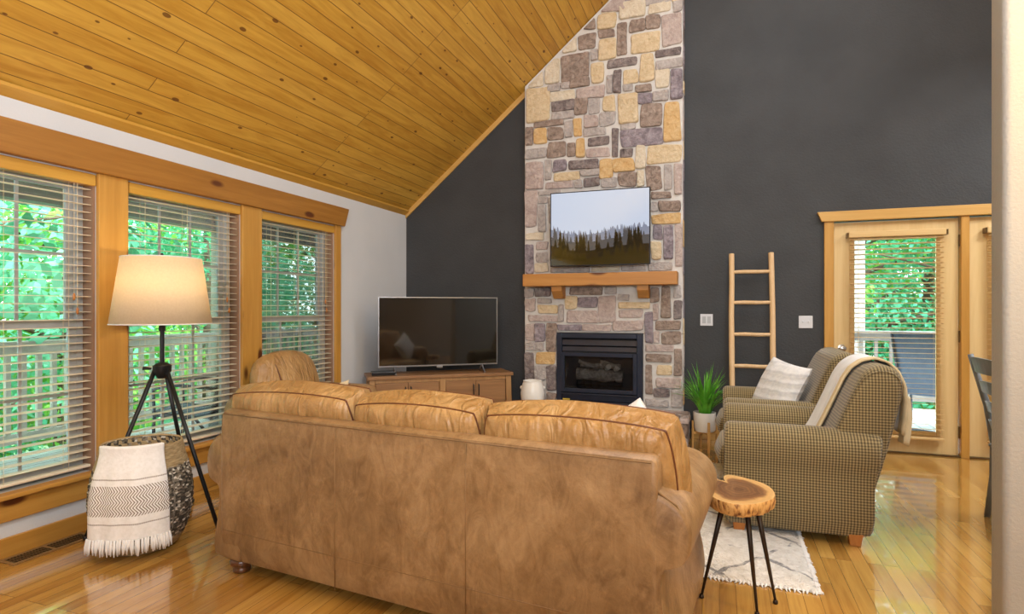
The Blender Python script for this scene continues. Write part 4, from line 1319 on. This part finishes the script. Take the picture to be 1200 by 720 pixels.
# throw over the near armchair's back: follows the back's outline a little outside it
def outset(path, d):
    out = []
    for i, p in enumerate(path):
        a = Vector(path[max(0, i - 1)]); b = Vector(path[min(len(path) - 1, i + 1)])
        t_ = (b - a).normalized(); out.append((p[0] - t_.y * d, p[1] + t_.x * d))
    return out


TP = [(.475, .475), (.52, .55), (.56, .64), (.61, .76), (.655, .872), (.69, .93), (.735, .966), (.79, .982), (.845, .966), (.885, .925), (.915, .85), (.92, .76), (.915, .66), (.905, .58)]
tb = thing('throw_blanket', 'white throw with a cream hem draped over the near plaid armchair back', 'throw blanket', (.03, 3.48, 0))
def strip(y0a, y0b, y1a, y1b, d, nu=12):
    P = outset(TP, d)
    def fn(u, v):
        f = v * (len(P) - 1); i = min(int(f), len(P) - 2); q = f - i
        x = P[i][0] * (1 - q) + P[i + 1][0] * q; z = P[i][1] * (1 - q) + P[i + 1][1] * q
        a = y0a + (y0b - y0a) * v; b = y1a + (y1b - y1a) * v
        y = a + (b - a) * u
        w_ = .005 * sin(u * 9 + v * 5) + .004 * sin(u * 17 - 2)
        return (x - w_ * .7, y + .01 * sin(v * 6), z + w_ * .5)
    m = MB(); m.grid(fn, nu, 40); return m
strip(.36, .30, .64, .64, .014).build('throw_cloth', M['white_fabric'], tb, smooth=True, solid=.008)
strip(.295, .235, .37, .31, .018, 6).build('hem', M['cream_fabric'], tb, smooth=True, solid=.012)
def fold(u, v):
    x = .93 + .035 * sin(pi * u) ; y = .235 + .10 * u + .012 * sin(v * 5); z = .80 - .27 * v - .02 * sin(u * 3)
    return (x + .012 * sin(v * 4), y, z)
mb = MB(); mb.grid(fold, 8, 14); mb.build('hanging_fold', M['cream_fabric'], tb, smooth=True, solid=.012)

# striped white pillow on the far armchair
def pil_mat():
    t = NT('white_textured_pillow'); v = t.coord()
    sx = t.n('ShaderNodeSeparateXYZ', ins={0: v})
    s = t.math('SINE', t.math('ADD', t.math('MULTIPLY', sx.outputs['Z'], 95), t.math('MULTIPLY', t.noise(v, 9, 2), 3)))
    n = t.noise(v, 30, 3)
    c = t.ramp(s, [(.55, lin((236, 234, 231))), (.95, lin((206, 204, 203)))])
    c = t.mix(.35, c, t.ramp(n, [(.4, lin((240, 238, 236))), (.7, lin((196, 200, 208)))]))
    t.base(c); t.set(.9, sheen=.2); t.bump(t.math('ADD', t.math('MULTIPLY', s, .4), n), .5, .01)
    return t.mat
pillow('throw_pillow', 'white textured pillow propped on the plaid armchair beside the ladder', 'pillow', Matrix.Translation((.425, 4.83, .655)) @ Matrix.Rotation(radians(-62), 4, 'Z') @ Matrix.Rotation(radians(90 - 24), 4, 'X') @ Matrix.Rotation(radians(-6), 4, 'Z'), .49, .45, .17, pil_mat(), 12)

# ------------------------------------------------------------------ live-edge stool
def slab_mat():
    t = NT('live_edge_slab')
    uv = t.n('ShaderNodeTexCoord').outputs['UV']; ob = t.coord()
    s = t.n('ShaderNodeSeparateXYZ', ins={0: uv})
    d = t.math('ADD', s.outputs['Y'], t.math('MULTIPLY', t.math('SUBTRACT', t.noise(ob, 14, 3), .5), .35))
    rings = t.math('SINE', t.math('MULTIPLY', d, 46.0))
    heart = t.ramp(d, [(.0, lin((84, 54, 34))), (.3, lin((128, 92, 60))), (.55, lin((112, 76, 48))), (.74, lin((150, 108, 68))), (.80, lin((212, 168, 106))), (1.0, lin((224, 184, 122)))])
    c = t.mix(.18, heart, t.ramp(rings, [(0, lin((70, 44, 26))), (1, lin((176, 132, 84)))]))
    t.base(c); t.set(.35, coat=.4)
    return t.mat
def bark_mat():
    t = NT('pale_live_edge'); v = t.coord((1, 1, .35))
    n = t.noise(v, 60, 3)
    t.base(t.ramp(n, [(.36, lin((112, 66, 32))), (.5, lin((206, 158, 92))), (.7, lin((220, 178, 114)))])); t.set(.6); t.bump(n, .6, .006)
    return t.mat
st = thing('live_edge_stool', 'small live-edge wood slice stool on three thin black legs', 'stool', (.072, 2.655, 0))
NN = 72
def outline(th):
    x, y = .138 * cos(th), .205 * sin(th)
    def g(c, w_): 
        d = (th - c + pi) % (2 * pi) - pi
        return math.exp(-(d / w_) ** 2)
    k = 1 - .42 * g(radians(126), .16) + .10 * g(radians(160), .28) + .06 * g(radians(100), .2) + .03 * sin(3 * th + 1) + .05 * g(radians(-20), .4) - .04 * g(radians(60), .3)
    x *= k; y *= k
    return x, y
prt = [outline(2 * pi * k / NN) for k in range(NN)]
mb = MB(); zt = .50
loops = [[(px * r, py * r, zt) for px, py in prt] for r in (.02, .2, .4, .6, .8, .95, 1.0)]
vs = [p for l in loops for p in l]; uvs = [(k / NN, r) for r in (.02, .2, .4, .6, .8, .95, 1.0) for k in range(NN)]
fs = []
for j in range(6):
    for i in range(NN):
        a, b = j * NN + i, j * NN + (i + 1) % NN; fs.append((a, a + NN, b + NN, b))
fs.append(tuple(range(NN)))
mb.add(vs, fs, uvs)
top = mb.build('slab_top', slab_mat(), st, smooth=False)
mb = MB(); rb = random.Random(9); wob = [rb.uniform(-.004, .004) for _ in range(NN)]
mb.loft([[(px * s, py * s, z) for px, py in prt] for s, z in ((1.0, zt), (1.012, zt - .006))] + [[(px * s + wob[i], py * s - wob[i], z) for i, (px, py) in enumerate(prt)] for s, z in ((1.0, zt - .025), (.97, zt - .045), (.93, zt - .055))], False)
mb.add([(px * .93 + wob[i], py * .93 - wob[i], zt - .055) for i, (px, py) in enumerate(prt)], [tuple(reversed(range(NN)))])
mb.build('live_edge', bark_mat(), st, smooth=True, angle=50)
M['iron'] = plain('dark_iron_leg', (46, 36, 28), (60, 48, 36), 9, .4, metal=.6)
for (tx, ty), (fx, fy) in (((-.055, -.02), (-.146, .02)), ((.035, -.07), (.075, -.055)), ((.075, .01), (.155, .075))):
    mb = MB(); mb.tube([(tx, ty, zt - .053), (fx, fy, .012)], [.0125, .0055], 10); mb.lathe([(0, 0), (.009, 0), (.011, .004), (.009, .014), (.004, .018)], (fx, fy, 0), 12, cap=False)
    mb.build('leg', M['iron'], st, smooth=True)

# ------------------------------------------------------------------ potted grass on a wooden stand
pp = thing('potted_plant', 'spiky green grass plant in a white pot on a wooden stand beside the chimney', 'plant', (-.125, 5.47, 0))
mb = MB(); mb.lathe([(0, .175), (.082, .175), (.093, .19), (.097, .335), (.098, .345), (.090, .345), (.088, .32), (0, .318)], n=32, cap=False); mb.build('pot', M['ceramic'], pp, smooth=True, angle=50)
mb = MB(); mb.lathe([(0, .319), (.087, .322), (.0, .330)], n=24, cap=False); mb.build('soil', plain('dark_soil', (50, 38, 28), (66, 52, 38), 40, .95), pp)
mb = MB()
for a in (20, 110, 200, 290):
    c, s_ = cos(radians(a)), sin(radians(a))
    mb.loft([[(c * .108 + dx * s_ + dy * c, s_ * .108 - dx * c + dy * s_, z) for dx, dy in ((-w_, -.007), (w_, -.007), (w_, .007), (-w_, .007))] for z, w_ in ((0, .009), (.16, .012), (.27, .010))])
for a in (20, 110):
    c, s_ = cos(radians(a)), sin(radians(a))
    mb.loft([[(c * r - s_ * dx, s_ * r + c * dx, z) for dx, z in ((-.009, .150), (.009, .150), (.009, .173), (-.009, .173))] for r in (-.103, .103)])
mb.build('stand', M['stand_wood'], pp, bevel=.002)
rg_ = random.Random(15)
t = NT('grass_green'); t.base(t.ramp(t.noise(t.coord(rnd=False), 12, 2), [(.3, lin((46, 128, 22))), (.7, lin((122, 196, 62)))])); t.set(.45, spec=.4); M['grass'] = t.mat
mb = MB()
for k in range(130):
    a = rg_.uniform(0, 2 * pi); lean = rg_.uniform(.04, 1.0) ** .7; Lb = rg_.uniform(.34, .52) * (1 - .16 * lean)
    r0 = rg_.uniform(.0, .055); w0 = rg_.uniform(.006, .0095)
    P = []
    for q in range(7):
        f = q / 6; ang = lean * (.45 + .75 * f)
        P.append((r0 + Lb * f * sin(ang * .8) * .95, .325 + Lb * f * cos(ang * .95)))
    vs = []; fs = []
    ta = a + pi / 2
    for q, (r, z) in enumerate(P):
        f = q / 6; w_ = w0 * (1 - f ** 2.2) + .0003
        cx_, cy_ = r * cos(a), r * sin(a)
        vs += [(cx_ + cos(ta) * w_, cy_ + sin(ta) * w_, z + .0), (cx_, cy_, z - w_ * .5), (cx_ - cos(ta) * w_, cy_ - sin(ta) * w_, z)]
    for q in range(6):
        for e in (0, 1): fs.append((3 * q + e, 3 * q + e + 1, 3 * q + e + 4, 3 * q + e + 3))
    mb.add(vs, fs)
mb.build('grass_blades', M['grass'], pp, smooth=True)

# ------------------------------------------------------------------ blanket ladder
ld = thing('wooden_ladder', 'pale wooden blanket ladder leaning on the charcoal wall', 'ladder', (.28, 5.50, 0))
lean = lambda z: .40 * z / 1.80 - .02
rw = random.Random(6)
for x in (-.172, .172):
    mb = MB(); mb.tube([(x + rw.uniform(-.004, .004), lean(z), z) for z in [.0, .3, .6, .9, 1.2, 1.5, 1.79]], [.024, .025, .023, .025, .024, .024, .0245], 12); mb.build('side_rail', M['ladder_wood'], ld, smooth=True, angle=60)
for z in (.18, .465, .75, 1.035, 1.327, 1.615):
    mb = MB(); mb.tube([(-.172, lean(z), z), (-.14, lean(z), z + .001), (-.06, lean(z), z + .003), (.06, lean(z), z), (.14, lean(z), z + .002), (.172, lean(z), z + .003)], [.012, .017, .0185, .018, .017, .012], 10); mb.build('rung', M['ladder_wood'], ld, smooth=True, angle=60)

# ------------------------------------------------------------------ tripod floor lamp
LX, LY = -3.098, 2.522
lm = thing('tripod_lamp', 'tripod floor lamp with a white drum shade before the middle window', 'floor lamp', (LX, LY, 0))
for fx, fy in ((-3.285, 2.21), (-2.666, 2.528), (-3.257, 2.868)):
    mb = MB(); dx, dy = fx - LX, fy - LY; s = .035 / sqrt(dx * dx + dy * dy)
    mb.tube([(dx * s, dy * s, .915), (dx, dy, .008)], [.012, .011], 10); mb.lathe([(0, 0), (.014, 0), (.014, .02), (.0, .022)], (dx, dy, 0), 12, cap=False)
    mb.build('leg', M['black_metal'], lm, smooth=True)
mb = MB(); mb.lathe([(0, .86), (.022, .86), (.048, .90), (.05, .935), (.03, .95), (.014, .955), (0, .955)], n=24, cap=False); mb.tube([(-.03, -.045, .92), (-.06, -.075, .925)], [.006, .012], 8); mb.build('hub', M['black_metal'], lm, smooth=True, angle=50)
mb = MB(); mb.tube([(0, 0, .95), (0, 0, 1.30)], .012, 12); mb.tube([(0, 0, 1.14), (0, 0, 1.17)], .018, 12); mb.build('pole', M['black_metal'], lm, smooth=True, angle=50)
t = NT('linen_lampshade'); v = t.coord()
lc_ = t.ramp(t.noise(v, 90, 2), [(.3, lin((226, 216, 196))), (.7, lin((240, 232, 214)))])
t.base(lc_); t.set(.85, spec=.2)
tl = t.n('ShaderNodeBsdfTranslucent'); tl.inputs['Color'].default_value = lin((250, 232, 196))
mx = t.n('ShaderNodeMixShader', ins={0: .55}); t.l(t.p.outputs[0], mx.inputs[1]); t.l(tl.outputs[0], mx.inputs[2]); t.l(mx.outputs[0], t.out.inputs['Surface'])
mb = MB(); mb.lathe([(.262, 1.182), (.2075, 1.568)], n=64, cap=False); sh = mb.build('lamp_shade', t.mat, lm, smooth=True, solid=.002)
mb = MB()
for r, z in ((.2625, 1.182), (.208, 1.568)): mb.ring([(r * cos(2 * pi * k / 48), r * sin(2 * pi * k / 48), z) for k in range(48)], .0035, 6)
mb.build('shade_rim', M['white_fabric'], sh, smooth=True)
mb = MB()
for a in (0, 2.09, 4.19): mb.tube([(0, 0, 1.55), (.206 * cos(a), .206 * sin(a), 1.562)], .0025, 5)
mb.tube([(0, 0, 1.30), (.06, 0, 1.34), (.065, 0, 1.44), (0, 0, 1.55)], .0025, 5); mb.tube([(0, 0, 1.30), (-.06, 0, 1.34), (-.065, 0, 1.44), (0, 0, 1.55)], .0025, 5)
mb.lathe([(0, 1.545), (.008, 1.55), (.011, 1.575), (.009, 1.59), (.004, 1.6), (0, 1.6)], n=12, cap=False)
mb.build('harp', M['black_metal'], lm, smooth=True)
mb = MB(); mb.lathe([(0, 1.30), (.014, 1.305), (.016, 1.34), (.03, 1.38), (.032, 1.405), (.022, 1.43), (0, 1.438)], n=20, cap=False)
mb.build('bulb', emit('warm_bulb', (1.0, .78, .5, 1), 8), lm, smooth=True)
o = light('lamp_bulb_light', 'POINT', (0, 0, 1.46), (0, 0, 0), 3.5, (1.0, .80, .55)); o.data.shadow_soft_size = .04; o.parent = lm

# ------------------------------------------------------------------ woven basket and its throw
def basket_mat():
    t = NT('woven_grey_basket')
    uv = t.n('ShaderNodeTexCoord').outputs['UV']
    s = t.n('ShaderNodeSeparateXYZ', ins={0: uv})
    v = t.n('ShaderNodeMapping', ins={'Scale': (86, 44, 1)}); t.l(uv, v.inputs['Vector'])
    vo = t.n('ShaderNodeTexVoronoi', voronoi_dimensions='2D', ins={'Vector': v.outputs[0], 'Scale': 1.0, 'Randomness': .45})
    cc = t.n('ShaderNodeSeparateColor', ins={0: vo.outputs['Color']}).outputs[0]
    weave = t.ramp(cc, [(0, lin((70, 64, 56))), (.40, lin((104, 94, 80))), (.62, lin((142, 130, 112))), (.84, lin((214, 206, 190)))], 'CONSTANT')
    band = t.ramp(t.noise(t.coord((1, 1, 8)), 22, 2), [(.3, lin((140, 118, 84))), (.7, lin((186, 162, 120)))])
    return t, s, weave, band


def basket_m2(kind):
    t, s, weave, band = basket_mat()
    t.base(weave if kind else band); t.set(.8, spec=.2)
    return t.mat


BX, BY = -2.925, 2.263
bs = thing('woven_basket', 'round woven grey basket with a paler rim band below the tripod lamp', 'basket', (BX, BY, 0))
BP = [(.15, .0), (.175, .012), (.195, .05), (.222, .12), (.238, .20), (.242, .28), (.234, .36), (.216, .44), (.204, .48), (.194, .53), (.190, .552)]
def brad(z):
    for (r0, z0), (r1, z1) in zip(BP, BP[1:]):
        if z <= z1: return r0 + (r1 - r0) * (z - z0) / (z1 - z0)
    return BP[-1][0]
def weave_rows(z0, z1, n, m, amp, r_off=0.0, inside=False):
    mb = MB(); loops = []
    for j in range(n + 1):
        z = z0 + (z1 - z0) * j / n; r = brad(z) + r_off
        loops.append([((r + amp * sin(2 * pi * k * 24 / m + (j // 2) * pi) * (1 if j % 2 else .4)) * cos(2 * pi * k / m), (r + amp * sin(2 * pi * k * 24 / m + (j // 2) * pi) * (1 if j % 2 else .4)) * sin(2 * pi * k / m), z) for k in range(m)])
    mb.loft(loops, False, True, True); return mb
weave_rows(.06, .44, 44, 144, .0045).build('woven_body', basket_m2(1), bs, smooth=True)
mb = weave_rows(.435, .552, 18, 144, .002); mb.lathe([(.190, .552), (.186, .558), (.180, .552), (.186, .50)], n=144, cap=False); mb.build('rim_band', basket_m2(0), bs, smooth=True)
mb = weave_rows(.0, .062, 8, 144, .002); mb.build('base_band', basket_m2(0), bs, smooth=True)
mb = weave_rows(.02, .55, 44, 144, .004, -.012); mb.lathe([(0, .02), (.16, .02)], n=48, cap=False); mb.build('lining', basket_m2(1), bs, smooth=True)


def throw_mat():
    t = NT('white_throw_with_brown_chevrons')
    uv = t.n('ShaderNodeTexCoord').outputs['UV']; s = t.n('ShaderNodeSeparateXYZ', ins={0: uv})
    U, V = s.outputs['X'], s.outputs['Y']
    # chevrons run sideways as upright zigzag rows
    zig2 = t.math('PINGPONG', t.math('MULTIPLY', V, 21.0), 1.0)
    q = t.math('FRACT', t.math('ADD', t.math('MULTIPLY', U, 30.0), t.math('MULTIPLY', zig2, 1.6)))
    lines = t.math('LESS_THAN', q, .42)
    def band(a, b): return t.math('MULTIPLY', t.math('GREATER_THAN', V, a), t.math('LESS_THAN', V, b))
    m = t.math('MULTIPLY', lines, band(.53, .79))
    dash = t.math('LESS_THAN', t.math('FRACT', t.math('MULTIPLY', U, 46.0)), .6)
    e = t.math('ADD', band(.47, .482), band(.855, .867))
    m = t.math('MAXIMUM', m, t.math('MULTIPLY', dash, e))
    n = t.noise(t.coord(), 60, 3)
    base = t.ramp(n, [(.3, lin((232, 230, 226))), (.7, lin((244, 242, 240)))])
    t.base(t.mix(t.math('MULTIPLY', m, .9), base, lin((104, 82, 60)))); t.set(.92, spec=.15, sheen=.2)
    t.bump(n, .4, .004)
    return t.mat


tw_ = thing('throw_blanket', 'white fringed throw with a brown chevron band hanging over the woven basket', 'throw blanket', (BX, BY, 0))
fc = atan2(-BY, -BX)                                   # towards the camera side
A0, A1 = fc - radians(60), fc + radians(27)
zs = [.44, .50, .545, .566, .560, .54]
def thr(u, v):
    a = A0 + (A1 - A0) * u
    lenv = .565 * v
    if lenv < .08: z = .49 + lenv; r = .165 + .015 * lenv / .08
    elif lenv < .11: z = .57 + .004; r = .18 + (lenv - .08) * .95
    else:
        z = .574 - (lenv - .11); f = (lenv - .11) / .455
        r = max(brad(max(0, min(.55, z))) + .012, .206)
        if z < .30: r = .253
    rip = .006 * sin(11 * u + 1) + .004 * sin(23 * u) if lenv > .11 else 0
    r += rip * min(1, max(0, (lenv - .11) / .2)) + .004
    spread = 1 + .05 * v
    a = fc - radians(18) + (a - fc + radians(18)) * spread
    return (r * cos(a), r * sin(a), z)
mb = MB(); mb.grid(thr, 60, 60); mb.build('throw_cloth', throw_mat(), tw_, smooth=True, solid=.005)
rf_ = random.Random(8); mb = MB()
for k in range(30):
    u = (k + .5) / 30; p = Vector(thr(u, 1.0)); d = Vector((p.x, p.y, 0)).normalized()
    for q in range(2):
        l = rf_.uniform(.062, .078); j = Vector((rf_.uniform(-.006, .006), rf_.uniform(-.006, .006), 0))
        mb.tube([p + Vector((0, 0, .004)) + j * .4, p + d * .004 + j - Vector((0, 0, l * .5)), p + d * .003 + j * 1.6 - Vector((0, 0, l))], [.0055, .0065, .003], 6)
mb.build('fringe', M['white_fabric'], tw_, smooth=True)

# ------------------------------------------------------------------ grey dining chair half hidden by the cream wall
M['grey_paint'] = plain('slate_grey_paint', (106, 112, 116), (122, 128, 132), 8, .45)
dc = thing('dining_chair', 'slate grey ladder-back dining chair half hidden behind the cream wall', 'chair', (1.54, 4.10, 0))
for y in (-.21, .21):
    mb = MB(); mb.tube([(0.0, y, 0), (.03, y, .25), (.035, y, .45), (.0, y, .68), (-.085, y, .99)], [.016, .019, .021, .019, .015], 10); mb.build('back_post', M['grey_paint'], dc, smooth=True)
    mb = MB(); mb.tube([(.44, y, 0), (.43, y, .25), (.43, y, .43)], [.014, .018, .021], 10); mb.build('front_leg', M['grey_paint'], dc, smooth=True)
for z, x, h_ in ((.93, -.067, .085), (.80, -.03, .065), (.68, .0, .06), (.57, .018, .055)):
    mb = MB()
    mb.loft([[(x - .008 + .03 * (1 - (y / .21) ** 2) * -1 + dx + tz * -.25, y, z + tz) for dx, tz in ((0, -h_ / 2), (.014, -h_ / 2), (.014, h_ / 2 + .012 * (1 - (y / .21) ** 2)), (0, h_ / 2 + .012 * (1 - (y / .21) ** 2)))] for y in (-.20, -.15, -.1, -.05, 0, .05, .1, .15, .20)])
    mb.build('back_slat', M['grey_paint'], dc, bevel=.002)
mb = MB(); mb.loft([[(.0 + .45 * sx, (-.20 - .03 * sx) + (.40 + .06 * sx) * sy, z) for sx, sy in ((0, 0), (1, 0), (1, 1), (0, 1))] for z in (.43, .455)]); mb.build('seat', M['grey_paint'], dc, bevel=.01, seg=3)
mb = MB()
for y in (-.205, .205): mb.tube([(.03, y, .2), (.43, y, .2)], .011, 8)
mb.tube([(.43, -.2, .26), (.43, .2, .26)], .011, 8); mb.tube([(.03, -.2, .30), (.03, .2, .30)], .011, 8)
mb.build('stretcher', M['grey_paint'], dc, smooth=True)
